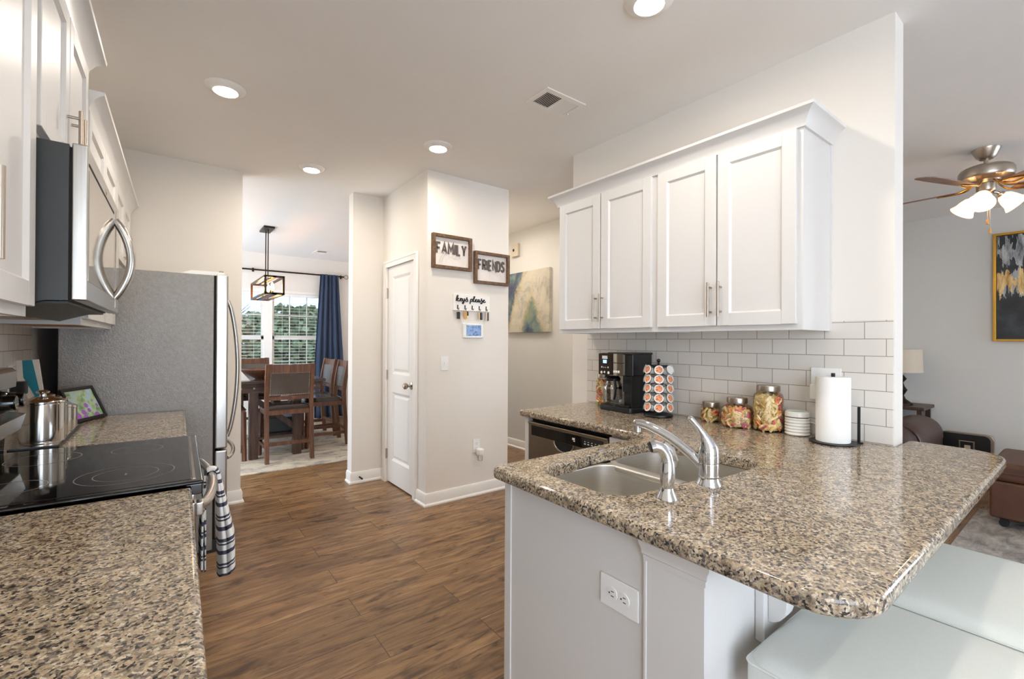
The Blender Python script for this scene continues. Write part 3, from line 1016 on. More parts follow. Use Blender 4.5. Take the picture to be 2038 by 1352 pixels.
def upper(label, y0, y1, z0, z1, xf, xw, doors, pulls, frame=IDENT, out=-1, dz=(0.025, 0.022), pull_z=None, name='upper_cabinet', group=None, under=None):
    t = thing(name, label, 'cabinet', ((xf + xw) / 2, (y0 + y1) / 2, z0), group, frame)
    th = 0.020
    fx = xf - out * th
    a, b = sorted((fx, xw))
    mb = MB()
    mb.box(a, y0, z0 + 0.018, b, y1, z1)
    c0, c1 = sorted((fx, fx - out * 0.02))
    mb.box(c0, y0, z0, c1, y1, z0 + 0.018)
    s0, s1 = (c1, b) if out < 0 else (a, c0)
    mb.box(s0, y0, z0, s1, y0 + 0.018, z0 + 0.018).box(s0, y1 - 0.018, z0, s1, y1, z0 + 0.018)
    part('carcass', mb, M['cab'], t)
    if under:
        part('underside', MB().box(a + 0.02 , y0 + 0.019, z0 + 0.010, b - 0.02, y1 - 0.019, z0 + 0.0175), under, t, label='bare wood underside')
    for (d0, d1), py in zip(doors, pulls):
        dd = part('door', shaker(MB(), xf, out, d0, d1, z0 + dz[0], z1 - dz[1]), M['cab'], t)
        if py is not None:
            bar_pull(dd, (xf, py, pull_z if pull_z else z0 + 0.150), (0, 0, 1), 0.166, (out, 0, 0))
    return t
upper('white wall cabinet over the coffee maker, far half of the pair on the tiled wall', 1.492, 2.256, 1.40, 2.27, 2.10, 2.4295,
      [(1.882, 2.236), (1.512, 1.872)], [1.905, 1.855], group='wall cabinets over the coffee counter')
upper('white wall cabinet over the pasta jars, near half of the pair on the tiled wall', 0.776, 1.492, 1.40, 2.27, 2.10, 2.4295,
      [(1.146, 1.472), (0.796, 1.138)], [1.168, 1.118], group='wall cabinets over the coffee counter')
CROWN = [(0.0, 2.250), (0.010, 2.250), (0.012, 2.262), (0.018, 2.272), (0.028, 2.292), (0.044, 2.308), (0.056, 2.314), (0.058, 2.326), (0.0, 2.326)]
solo('crown_molding', MB().sweep([(2.4295, 2.2565), (2.1195, 2.2565), (2.1195, 0.7755), (2.4295, 0.7755)], CROWN, side=1), M['cab'],
     'white crown molding along the top of the wall cabinets above the coffee counter', 'molding', (2.27, 1.5, 2.25), sharp=28)
solo('scribe_molding', MB().box(2.416, 0.768, 1.40, 2.4298, 0.776, 2.25), M['cab'], 'thin white scribe strip down the near end of the wall cabinets', 'molding', (2.42, 0.77, 1.40))

# ------------------------------------------------------------------ L-shaped granite top with the sink cut-out
def arc(cx, cy, r, a0, a1, n=8):
    return [(cx + r * math.cos(math.radians(a0 + (a1 - a0) * k / n)), cy + r * math.sin(math.radians(a0 + (a1 - a0) * k / n))) for k in range(n + 1)]
XN, YE, YS = 0.893, 0.232, 1.292     # near edge, bar edge, sink-front edge
outer = arc(1.00, 0.345, 0.113, 180, 270, 10)
outer += [(1.5, YE), (2.42, 0.232)] + arc(2.50, 0.362, 0.128, 275, 360, 8) + [(2.634, 0.46)] + arc(2.605, 0.515, 0.028, 0, 90, 4) + [(2.555, 0.5435), (2.4285, 0.5435)]
outer += [(2.4285, 2.262), (1.80, 2.262)] + arc(1.800, 2.237, 0.025, 90, 180, 4) + [(1.775, 1.35)] + [(1.763, 1.308), (1.735, YS)]
outer += [(1.3, YS)] + arc(XN + 0.032, YS - 0.032, 0.032, 90, 180, 5)
sink = arc(1.075, 0.893, 0.085, 180, 262, 6) + [(1.13, 0.806), (1.21, 0.802), (1.285, 0.792), (1.345, 0.768), (1.41, 0.750), (1.48, 0.744), (1.57, 0.742)]
sink += arc(1.615, 0.838, 0.096, 270, 360, 6) + arc(1.615, 1.100, 0.094, 10, 90, 6) + [(1.50, 1.197), (1.28, 1.195), (1.225, 1.184), (1.16, 1.168), (1.08, 1.164)] + arc(1.075, 1.079, 0.086, 90, 180, 6)

def slab(name, loop, hole, z0, z1, mat, label, cat, r=0.012, frame=IDENT, base=None):
    """stone slab with eased (rounded) edges and an optional cut-out"""
    bm_ = MB()
    bm = bm_.bm
    prof = [(r, z1), (r * 0.45, z1 - r * 0.16), (r * 0.12, z1 - r * 0.5), (0, z1 - r), (0, z0 + r), (r * 0.12, z0 + r * 0.5), (r * 0.45, z0 + r * 0.16), (r, z0)]
    def inset(lp, d, sgn):
        n = len(lp); out = []
        for i in range(n):
            p0, p1, p2 = Vector(lp[i - 1]), Vector(lp[i]), Vector(lp[(i + 1) % n])
            a = (p1 - p0).normalized(); b = (p2 - p1).normalized()
            na, nb = Vector((-a.y, a.x)), Vector((-b.y, b.x))
            m = (na + nb)
            m = m.normalized() / max(0.35, m.normalized().dot(na)) if m.length > 1e-6 else na
            out.append(p1 + m * d * sgn)
        return out
    def area(lp):
        return sum(lp[i - 1][0] * lp[i][1] - lp[i][0] * lp[i - 1][1] for i in range(len(lp))) / 2
    rims = []
    for lp, isout in ((loop, True), (hole, False)):
        if not lp:
            continue
        ccw = area(lp) > 0
        sgn = (1 if ccw else -1) * (1 if isout else -1)
        rings = []
        pf = prof if isout else [(0.004, z1), (0.0, z1 - 0.004), (0.0, z0 + 0.003), (0.003, z0)]
        for o, z in pf:
            rings.append([bm.verts.new((p.x, p.y, z)) for p in inset(lp, o, sgn)])
        n = len(lp)
        for A, B in zip(rings, rings[1:]):
            for k in range(n):
                bm.faces.new((A[k], A[(k + 1) % n], B[(k + 1) % n], B[k]))
        rims.append((rings[0], rings[-1]))
    for idx in (0, 1):
        es = []
        for rm in rims:
            R_ = rm[idx]
            for k in range(len(R_)):
                e = bm.edges.get((R_[k], R_[(k + 1) % len(R_)])) or bm.edges.new((R_[k], R_[(k + 1) % len(R_)]))
                es.append(e)
        bmesh.ops.triangle_fill(bm, use_beauty=True, use_dissolve=False, edges=es)
    bm_.wn = True
    return solo(name, bm_, mat, label, cat, base or (loop[0][0], loop[0][1], z0), frame=frame, sharp=50)
slab('granite_countertop', outer, sink, CT - CTH, CT, M['granite'], 'large speckled granite peninsula top with the sink cut into it', 'countertop', base=(1.7, 0.9, CT - CTH))

# sink: two steel bowls under the stone
t = thing('kitchen_sink', 'double bowl stainless steel sink set under the granite peninsula', 'sink', (1.35, 0.97, 0.70))
def bowl(x0, x1, y0, y1, depth, rad):
    mb = MB()
    mb.wn = True
    def ring(i, z, rr):
        pts = []
        for cx, cy, a in ((x1 - i - rr, y0 + i + rr, -90), (x1 - i - rr, y1 - i - rr, 0), (x0 + i + rr, y1 - i - rr, 90), (x0 + i + rr, y0 + i + rr, 180)):
            pts += [Vector((p[0], p[1], z)) for p in arc(cx, cy, rr, a, a + 90, 8)]
        return [mb.bm.verts.new(p) for p in pts]
    zt = CT - CTH - 0.001
    spec = [(-0.02, zt - 0.0005, rad + 0.02), (0.0, zt, rad), (0.004, zt - 0.004, rad), (0.010, zt - depth * 0.6, rad), (0.018, zt - depth + 0.03, rad), (0.030, zt - depth + 0.010, rad - 0.006), (0.055, zt - depth, max(0.02, rad - 0.02))]
    rs = [ring(*q) for q in spec]
    for A, B in zip(rs, rs[1:]):
        n = len(A)
        for k in range(n):
            mb.bm.faces.new((A[k], A[(k + 1) % n], B[(k + 1) % n], B[k]))
    mb.bm.faces.new(rs[-1])
    return mb
bw1 = bowl(0.987, 1.376, 0.785, 1.190, 0.19, 0.085)
bw2 = bowl(1.396, 1.722, 0.728, 1.212, 0.22, 0.085)
part('bowl', bw1, M['sinksteel'], t, sharp=60)
part('bowl', bw2, M['sinksteel'], t, sharp=60)
part('divider', MB().box(1.362, 0.80, 0.852, 1.412, 1.19, 0.8735, 0.008, 3), M['sinksteel'], t)
for xx, dz in ((1.17, .19), (1.56, .22)):
    part('drain', MB().lathe([(0.0, 0.004), (0.02, 0.003), (0.036, 0.008), (0.043, 0.006), (0.045, 0.001)], (xx, 0.985, CT - CTH - 0.001 - dz), 24, cap=False), M['chrome'], t)

# faucet
FX, FY = 1.312, 0.735
t = thing('kitchen_faucet', 'tall chrome single-handle faucet with a long slanting spout at the sink', 'faucet', (FX, FY, CT))
part('base', MB().lathe([(0.0, 0), (0.036, 0.0), (0.036, 0.004), (0.031, 0.012), (0.0285, 0.022), (0.0, 0.022)], (FX, FY, CT), 32), M['chrome'], t)
part('body', MB().lathe([(0.0285, 0.022), (0.0300, 0.028), (0.0290, 0.030), (0.0295, 0.062), (0.0282, 0.064), (0.0282, 0.066), (0.0297, 0.068), (0.0297, 0.090), (0.0285, 0.092), (0, 0.092)], (FX, FY, CT), 32), M['chrome'], t)
# lever cap sweeping up and back
cap_pts = [(0.0, 0.0, 0.092, 0.0292), (0.0, 0.0, 0.100, 0.0294), (-0.001, 0.001, 0.112, 0.0272), (-0.004, 0.003, 0.124, 0.0222), (-0.008, 0.007, 0.138, 0.0160), (-0.015, 0.012, 0.154, 0.0112), (-0.025, 0.020, 0.172, 0.0086), (-0.036, 0.029, 0.188, 0.0088), (-0.043, 0.035, 0.199, 0.0092), (-0.046, 0.037, 0.203, 0.006)]
part('lever_handle', MB().loft([((FX + a, FY + b, CT + c), r) for a, b, c, r in cap_pts], 20), M['chrome'], t, sharp=60)
sp = spline([(FX, FY + 0.014, CT + 0.046), (FX - 0.010, FY + 0.048, CT + 0.078), (FX - 0.027, FY + 0.109, CT + 0.122), (FX - 0.045, FY + 0.170, CT + 0.150), (FX - 0.055, FY + 0.209, CT + 0.159), (FX - 0.058, FY + 0.226, CT + 0.157)], 6)
part('spout', MB().tube(sp, [0.0135 + 0.0025 * (1 - i / (len(sp) - 1)) for i in range(len(sp))], 14), M['chrome'], t, sharp=60)
part('aerator', MB().cyl((FX - 0.0575, FY + 0.220, CT + 0.157), (FX - 0.0575, FY + 0.220, CT + 0.131), 0.0115, 0.0125, n=18), M['chrome'], t)
SX, SY = 1.102, 0.738
t = thing('side_sprayer', 'small chrome pull-out side sprayer standing left of the faucet', 'sprayer', (SX, SY, CT))
part('escutcheon', MB().lathe([(0, 0), (0.028, 0), (0.027, 0.004), (0.020, 0.018), (0.0165, 0.03), (0, 0.03)], (SX, SY, CT), 28), M['chrome'], t)
pts = spline([(SX, SY, CT + 0.03), (SX + 0.001, SY, CT + 0.06), (SX + 0.003, SY, CT + 0.092), (SX - 0.001, SY + 0.003, CT + 0.118), (SX - 0.014, SY + 0.012, CT + 0.138), (SX - 0.030, SY + 0.024, CT + 0.143)], 5)
part('wand', MB().tube(pts, [0.0165 + 0.0035 * math.sin(PI * min(1, i / 12)) for i in range(len(pts))], 16), M['chrome'], t, sharp=60)
part('spray_head', MB().cyl(Vector(pts[-1]) + Vector((0.004, -0.003, 0)), Vector(pts[-1]) + Vector((-0.005, 0.004, -0.003)), 0.0190, 0.0172, n=20), M['chrome'], t)
part('nozzle', MB().cyl(Vector(pts[-1]) + Vector((-0.005, 0.004, -0.003)), Vector(pts[-1]) + Vector((-0.008, 0.0065, -0.0045)), 0.0150, 0.0140, n=20), M['black'], t)
part('trigger', MB().tube([(SX + 0.018, SY - 0.012, CT + 0.085), (SX + 0.020, SY - 0.013, CT + 0.105), (SX + 0.010, SY - 0.006, CT + 0.135), (SX - 0.008, SY + 0.006, CT + 0.152)], [0.006, 0.009, 0.009, 0.006], 10), M['chrome'], t)

# ------------------------------------------------------------------ base cabinets under the peninsula and dishwasher run
t = thing('base_cabinet', 'white base cabinet of the peninsula under the sink, plain end panel toward the left', 'cabinet', (1.4, 0.95, 0))
mb = MB().box(0.9655, 0.692, 0.10, 0.985, 1.262, 0.855).box(0.985, 0.692, 0.10, 2.42, 0.706, CT - CTH - .001).box(0.985, 1.242, 0.10, 1.79, 1.262, CT - CTH - .001).box(0.985, 0.71, 0.10, 2.42, 1.242, 0.118).box(1.02, 0.75, 0, 1.80, 1.19, 0.10)
part('carcass', mb, M['cab'], t)
part('end_panel', MB().box(0.946, 0.692, 0.0, 0.9655, 1.268, CT - CTH - .001), M['cab'], t)
part('corner_strip', MB().box(0.940, 1.236, 0.0, 0.946, 1.270, CT - CTH - .001, 0.002), M['cab'], t, label='narrow white corner strip')
for a, b in ((1.0, 1.385), (1.39, 1.77)):
    mb = MB()
    mb.box(a, 1.262, 0.12, b, 1.281, 0.855, 0.002)
    part('door', mb, M['cab'], t)
# knee wall with capital under the overhang
t = thing('knee_wall', 'white knee wall with a molded cap carrying the bar overhang of the peninsula', 'wall end', (1.7, 0.61, 0))
part('wall_core', MB().box(0.940, 0.536, 0, 2.428, 0.6905, CT - CTH - .001), M['cab'], t)
CAPP = [(0.0, 0.812), (0.006, 0.812), (0.007, 0.826), (0.013, 0.831), (0.014, 0.842), (0.024, 0.858), (0.027, 0.8735), (0.0, 0.8735)]
part('cap_molding', MB().sweep([(0.940, 0.692), (0.940, 0.536), (2.428, 0.536)], CAPP, side=1), M['cab'], t, sharp=28)
part('inside_corner_bead', MB().box(0.9375, 0.685, 0, 0.9455, 0.694, 0.812, 0.002), M['cab'], t)

t = thing('corbel', 'small white rounded bracket under the granite overhang beside the nearest stool', 'bracket', (1.2, 0.536, 0.605))
part('back_plate', MB().box(1.172, 0.512, 0.605, 1.240, 0.5355, 0.8735, 0.004, 3), M['cab'], t)
part('bracket', MB().prism([(0.512, 0.8735), (0.512, 0.655), (0.498, 0.658), (0.484, 0.668), (0.473, 0.684), (0.468, 0.706), (0.467, 0.740), (0.467, 0.8735)], 'x', 1.190, 1.236, 0.003), M['cab'], t)

t = thing('base_cabinet', 'white corner base cabinet right of the dishwasher', 'cabinet', (2.1, 1.4, 0))
part('carcass', MB().box(1.815, 1.28, 0.10, 2.42, 1.537, CT - CTH - .001).box(1.86, 1.28, 0, 2.42, 1.537, .1), M['cab'], t)
part('filler_panel', MB().box(1.795, 1.285, 0.12, 1.815, 1.537, 0.862, 0.002), M['cab'], t)
t = thing('end_panel', 'white panel closing the far end of the dishwasher run', 'panel', (2.1, 2.2, 0))
part('panel', MB().box(1.80, 2.187, 0, 2.42, 2.222, CT - CTH - .001), M['cab'], t)

t = thing('dishwasher', 'stainless dishwasher with black control strip under the coffee counter', 'dishwasher', (2.1, 1.86, 0))
part('tub', MB().box(1.83, 1.541, 0.02, 2.41, 2.183, 0.862), M['dark'], t)
part('door', MB().box(1.793, 1.545, 0.10, 1.83, 2.18, 0.845, 0.005, 3), M['dwsteel'], t)
part('top_lip', MB().box(1.787, 1.545, 0.838, 1.83, 2.18, 0.852, 0.004, 3), M['dwsteel'], t)
pnl = part('control_panel', MB().box(1.7895, 1.575, 0.772, 1.794, 2.150, 0.832, 0.002), M['blackgloss'], t)
mb = MB()
for y in (1.60, 1.625, 1.65, 1.675, 1.70, 1.78):
    mb.box(1.7885, y - 0.006, 0.795, 1.7896, y + 0.006, 0.800).box(1.7885, y - 0.004, 0.808, 1.7896, y + 0.004, 0.811)
mb.box(1.7885, 1.775, 0.803, 1.7896, 1.795, 0.815)
part('button_marks', mb, M['white'], pnl)
part('pocket_shade', MB().prism([(1.865 + 0.078 * math.cos(math.radians(a)), 0.770 + 0.050 * math.sin(math.radians(a))) for a in range(180, 361, 12)], 'x', 1.7905, 1.7945), M['dark'], t)  # near-black patch stands in for the shade of the handle recess
rim = [(1.7895, 1.865 + 0.080 * math.cos(math.radians(a)), 0.770 + 0.052 * math.sin(math.radians(a))) for a in range(180, 361, 12)]
part('pocket_rim', MB().tube(rim, 0.0045, 8), M['nickel'], t)
# ------------------------------------------------------------------ things on the coffee counter
# coffee maker (turned a little toward the viewer)
CMX, CMY = 2.205, 1.857
CF = Matrix.Translation((CMX, CMY, 0)) @ Matrix.Rotation(math.radians(-3), 4, 'Z')
# local axes: +x = back (toward tiles), y = along the wall (+ = far end), origin on the front edge
t = thing('coffee_maker', 'black and steel drip and pod coffee maker on the granite counter', 'coffee maker', (0.10, 0, CT), None, CF)
part('base', MB().prism([(0.0, -0.125), (0.02, -0.135), (0.20, -0.135), (0.20, 0.0), (0.10, 0.01), (0.10, 0.135), (0.03, 0.135), (0.0, 0.115)], 'z', CT, CT + 0.034, 0.006), M['black'], t)
part('rear_tower', MB().box(0.105, -0.13, CT + 0.034, 0.20, 0.01, CT + 0.225, 0.004), M['black'], t)
part('single_serve_column', MB().box(0.02, -0.128, CT + 0.034, 0.11, -0.120, CT + 0.225, 0.003).box(0.06, -0.122, CT + 0.12, 0.11, -0.02, CT + 0.22, 0.004), M['black'], t)
part('head', MB().box(0.022, -0.132, CT + 0.222, 0.20, 0.135, CT + 0.358, 0.008, 3), M['black'], t)
part('top_lid', MB().box(0.01, -0.134, CT + 0.352, 0.205, 0.06, CT + 0.364, 0.004), M['black'], t)
cp = part('control_panel', MB().box(0.004, 0.012, CT + 0.222, 0.026, 0.134, CT + 0.356, 0.005), M['bronze'], t)
part('brand_plate', MB().box(0.0025, 0.055, CT + 0.322, 0.0045, 0.100, CT + 0.342), M['white'], cp)
part('display', MB().box(0.0025, 0.062, CT + 0.295, 0.0045, 0.092, CT + 0.316), M['bluelcd'], cp)
Rn = ry(-PI / 2)
for y, z, r in ((0.103, .270, .006), (.086, .268, .0035), (.070, .268, .0035), (.050, .269, .0055), (.106, .236, .0095), (.080, .238, .0075), (.046, .236, .0095)):
    part('button', MB().lathe([(r, 0), (r * 0.9, 0.002), (0, 0.0025)], (0.0045, y, CT + z), 16, rot=Rn), M['white'], cp)
part('steel_front', MB().prism([(0.030, 0.010), (0.004, 0.006), (-0.004, -0.025), (-0.004, -0.040), (0.004, -0.070), (0.030, -0.074)], 'z', CT + 0.222, CT + 0.356), M['dwsteel'], t)
for y in (-0.010, -0.026, -0.044):
    part('size_button', MB().box(-0.0075, y - 0.006, CT + 0.240, 0.0, y + 0.006, CT + 0.254, 0.001), M['white'], t)
part('seam', MB().box(-0.0055, -0.072, CT + 0.298, 0.03, 0.008, CT + 0.302), M['black'], t)
part('drip_tray', MB().box(0.005, -0.118, CT + 0.034, 0.10, -0.010, CT + 0.046, 0.003), M['blackgloss'], t)
cc = (0.066, 0.066, CT + 0.036)
t = thing('coffee_carafe', 'glass coffee carafe with black lid on the left side of the coffee maker', 'carafe', cc, None, CF)
part('glass_body', MB().lathe([(0.046, 0.0), (0.056, 0.006), (0.0595, 0.03), (0.0595, 0.09), (0.054, 0.125), (0.043, 0.150), (0.0415, 0.150), (0.0525, 0.124), (0.058, 0.09), (0.058, 0.031), (0.0, 0.005)], cc, 36, cap=False), M['glass'], t)
part('lid', MB().lathe([(0, 0.147), (0.046, 0.147), (0.048, 0.162), (0.036, 0.176), (0, 0.178)], cc, 28), M['black'], t)
part('steel_band', MB().lathe([(0.0602, 0.098), (0.0606, 0.098), (0.0592, 0.112), (0.0585, 0.112)], cc, 36, cap=False), M['cansteel'], t)
part('handle', MB().tube(spline([(0.030, 0.020, CT + 0.18), (0.0, -0.010, CT + 0.19), (-0.002, -0.018, CT + 0.15), (0.0, -0.012, CT + 0.10), (0.020, 0.012, CT + 0.075)], 5), 0.008, 8), M['black'], t)

# pod carousel
KX, KY = 2.275, 1.583
t = thing('pod_carousel', 'black wire carousel stand holding coffee pods beside the coffee maker', 'pod holder', (KX, KY, CT))
part('base_disc', MB().lathe([(0, 0), (0.078, 0), (0.082, 0.006), (0.080, 0.014), (0.060, 0.020), (0, 0.022)], (KX, KY, CT), 40), M['black'], t)
part('pole', MB().cyl((KX, KY, CT + 0.02), (KX, KY, CT + 0.315), 0.006, n=10), M['blackmetal'], t)
part('finial', MB().ball((KX, KY, CT + 0.323), 0.011, n=14), M['blackgloss'], t)
mb = MB()
for z in (0.292,):
    mb.lathe([(0.0, z), (0.062, z), (0.062, z + 0.005), (0, z + 0.006)], (KX, KY, CT), 28)
part('top_plate', mb, M['blackmetal'], t)
base_ang = math.atan2(-KY, -KX) + 0.03      # one column of pods faces the sink side
rows = ['top', 'second', 'middle', 'fourth', 'bottom']
nm = {0: 'centre', 1: 'right', -1: 'left', 2: 'far right, half hidden', -2: 'far left, half hidden'}
mb = MB()
proto = None
for ci in range(-3, 4):
    a = base_ang + ci * 2 * PI / 7
    for ri in range(5):
        z = CT + 0.262 - ri * 0.0535
        n = Vector((math.cos(a), math.sin(a), 0.30)).normalized()
        R2 = Vector((0, 0, 1)).rotation_difference(n).to_matrix()
        p = Vector((KX, KY, z)) + Vector((math.cos(a), math.sin(a), 0)) * 0.040
        # wire ring of the holder
        e1 = R2 @ Vector((1, 0, 0)); e2 = R2 @ Vector((0, 1, 0))
        cen = p + n * 0.030
        mb.tube([cen + (e1 * math.cos(q) + e2 * math.sin(q)) * 0.0225 for q in [2 * PI * k / 14 for k in range(15)]], 0.0013, 5)
        lab = ('coffee pod with orange foil lid, %s row, %s column of the carousel' % (rows[ri], nm[ci])) if ci in nm else 'coffee pod on the hidden back of the carousel'
        if ri == 0 and ci == 1:
            lab = 'coffee pod at the top right of the carousel, turned to show white foil'
        if proto is None:
            pod = thing('coffee_pod', lab, 'coffee pod', (0, 0, 0), 'coffee pods in the carousel')
            part('cup', MB().lathe([(0, 0.0), (0.0165, 0.0), (0.0205, 0.036), (0.0255, 0.037), (0.0255, 0.0405), (0.022, 0.041), (0, 0.0405)], (0, 0, 0), 24), M['podwhite'], pod)
            part('foil_lid', MB().lathe([(0, 0.0408), (0.0195, 0.0408), (0.019, 0.0418), (0, 0.0420)], (0, 0, 0), 24), M['podlid'], pod)
            proto = pod
        else:
            pod = dup(proto, (0, 0, 0), None, lab)
            if ri == 0 and ci == 1:
                for c in bpy.data.objects:
                    if c.parent == pod and c.name.startswith('foil_lid'):
                        c.data = c.data.copy(); c.data.materials[0] = M['podwhite']
        pod.matrix_world = Matrix.Translation(p) @ R2.to_4x4()
part('wire_rings', mb, M['blackmetal'], t)

# pasta jars: faceted glass, brushed lids, tricolour pasta inside
def pasta_fill(x, y, z0, r, h, n, seed, tan_from=1.1):
    rnd = random.Random(seed)
    mb = MB()
    mb.mat = 0
    mb.lathe([(0, z0), (r * 0.70, z0), (r * 0.78, z0 + 0.01), (r * 0.78, z0 + h * 0.9), (r * 0.5, z0 + h * 0.97), (0, z0 + h * 0.97)], (x, y, 0), 14)
    for k in range(n):
        a = rnd.uniform(0, 2 * PI)
        rr = r * rnd.uniform(0.80, 0.90)
        z = z0 + rnd.uniform(0.06, 0.98) * h
        if z > z0 + h * 0.9:
            rr *= rnd.uniform(0.2, 0.95)
        c = Vector((x + rr * math.cos(a), y + rr * math.sin(a), z))
        tang = Vector((-math.sin(a), math.cos(a), 0))
        dv_ = (tang * rnd.uniform(-1, 1) + Vector((0, 0, 1)) * rnd.uniform(-1, 1)).normalized()
        L = rnd.uniform(0.011, 0.019)
        if k % 3 == 0:
            mb.mat = rnd.choice([0, 1, 2, 4])
        else:
            mb.mat = rnd.choice([0, 1, 1, 2, 3, 4, 0])
        if (z - z0) / h > tan_from and math.cos(a - base_ang) > -2 and math.sin(a - base_ang) < 0.35:
            mb.mat = rnd.choice([0, 1, 1])
        if rnd.random() < 0.55:
            b = c + Vector((math.cos(a), math.sin(a), 0)) * 0.002
            mb.tube([c - dv_ * L, b, c + dv_ * L], [0.0055, 0.0074, 0.0055], 6)
        else:
            e2 = dv_.cross(Vector((math.cos(a), math.sin(a), 0)))
            mb.tube([c + (dv_ * math.cos(q) + e2 * math.sin(q)) * 0.0095 for q in [0.0, 1.2, 2.4, 3.6, 4.8]], 0.0045, 5)
    return mb

def jar(x, y, r, h, lid_r, neck, lab, fill, seed, tan_from=1.1, rotz=0.3):
    t = thing('glass_jar', lab, 'jar', (x, y, CT), 'pasta jars on the counter')
    hh = h - 0.026
    R3 = rz(rotz)
    prof = [(r * 0.80, 0.0), (r * 0.98, 0.008), (r, 0.022), (r, hh - neck), (r * 0.94, hh - neck * 0.55), (lid_r * 0.97, hh - 0.006), (lid_r * 0.97, hh + 0.008)]
    part('glass_body', MB().lathe(prof, (x, y, CT), 48, sides=6, rot=R3, cap=False), M['glass'], t, sharp=50)
    part('lid', MB().lathe([(0, hh - 0.001), (lid_r, hh - 0.001), (lid_r * 1.02, hh + 0.003), (lid_r * 1.02, hh + 0.022), (lid_r * 0.97, hh + 0.026), (0, hh + 0.026)], (x, y, CT), 40), M['nickel'], t)
    solo('pasta', pasta_fill(x, y, CT + 0.006, r * 0.9, hh - neck * 0.7, fill, seed, tan_from), M['pasta'], 'tricolour dry pasta inside the ' + lab.split(' of ')[0], 'pasta', (x, y, CT + 0.006), kind='stuff')
jar(2.372, 1.318, 0.054, 0.106, 0.043, 0.026, 'smallest glass jar of pasta, nearest the pod carousel', 110, 1)
jar(2.325, 1.152, 0.079, 0.150, 0.048, 0.042, 'squat middle glass jar of pasta between the small and the tall one', 260, 2)
jar(2.345, 1.010, 0.072, 0.222, 0.051, 0.034, 'tallest glass jar of pasta beside the white wax warmer', 330, 3, 0.35)
jar(2.335, 2.050, 0.050, 0.215, 0.040, 0.030, 'tall glass jar of pasta at the far side of the coffee maker', 230, 4, 2.0)

# wax warmer
WX, WY = 2.352, 0.884
t = thing('wax_warmer', 'round white ribbed ceramic wax warmer with a pale mint dish', 'wax warmer', (WX, WY, CT))
prof = [(0, 0.002), (0.047, 0.002), (0.049, 0.004)]
for k in range(22):
    z = 0.005 + k * 0.0034
    prof.append((0.0500 + 0.0016 * math.sin(k * 1.55), z))
prof += [(0.049, 0.081), (0.046, 0.083), (0, 0.083)]
part('ribbed_base', MB().lathe(prof, (WX, WY, CT), 40), M['ceramic'], t)
part('shadow_gap', MB().lathe([(0, 0.082), (0.044, 0.082), (0.044, 0.087), (0, 0.087)], (WX, WY, CT), 32), M['greyplastic'], t)
part('dish', MB().lathe([(0.046, 0.086), (0.051, 0.088), (0.050, 0.106), (0.046, 0.111), (0.044, 0.111), (0.043, 0.106), (0, 0.1055)], (WX, WY, CT), 40), M['ceramic'], t)
part('wax', MB().lathe([(0, 0.1065), (0.0425, 0.1065), (0.0425, 0.1085), (0, 0.1085)], (WX, WY, CT), 32), M['mint'], t)
cord = spline([(2.40, 0.875, CT + 0.06), (2.412, 0.84, CT + 0.055), (2.413, 0.80, CT + 0.045), (2.412, 0.785, CT + 0.08), (2.410, 0.80, CT + 0.14), (2.405, 0.812, CT + 0.172)], 6)
part('power_cord', MB().tube(cord, 0.003, 8), M['white'], t)

# paper towel holder and roll
PX, PY = 2.292, 0.722
t = thing('paper_towel_holder', 'black metal paper towel stand with a side post', 'towel holder', (PX, PY, CT))
pl = [(PX + 0.088 * math.cos(math.radians(a)), PY + 0.088 * math.sin(math.radians(a))) for a in range(60, 301, 10)] + [(2.36, 0.632), (2.375, 0.655)]
part('base_plate', MB().prism(pl, 'z', CT, CT + 0.007, 0.002), M['blackmetal'], t)
part('centre_pole', MB().cyl((PX, PY, CT + 0.006), (PX, PY, CT + 0.300), 0.0075, n=14), M['blackmetal'], t)
part('side_post', MB().box(2.350, 0.642, CT + 0.006, 2.360, 0.652, CT + 0.158, 0.002), M['blackmetal'], t)
t = thing('paper_towel_roll', 'white roll of paper towels on the black stand', 'paper towels', (PX, PY, CT + 0.008))
part('roll', MB().lathe([(0.0095, 0.0), (0.062, 0.0), (0.063, 0.003), (0.063, 0.273), (0.062, 0.276), (0.0095, 0.276), (0.0095, 0.0)], (PX, PY, CT + 0.008), 48, cap=False), M['paper'], t)

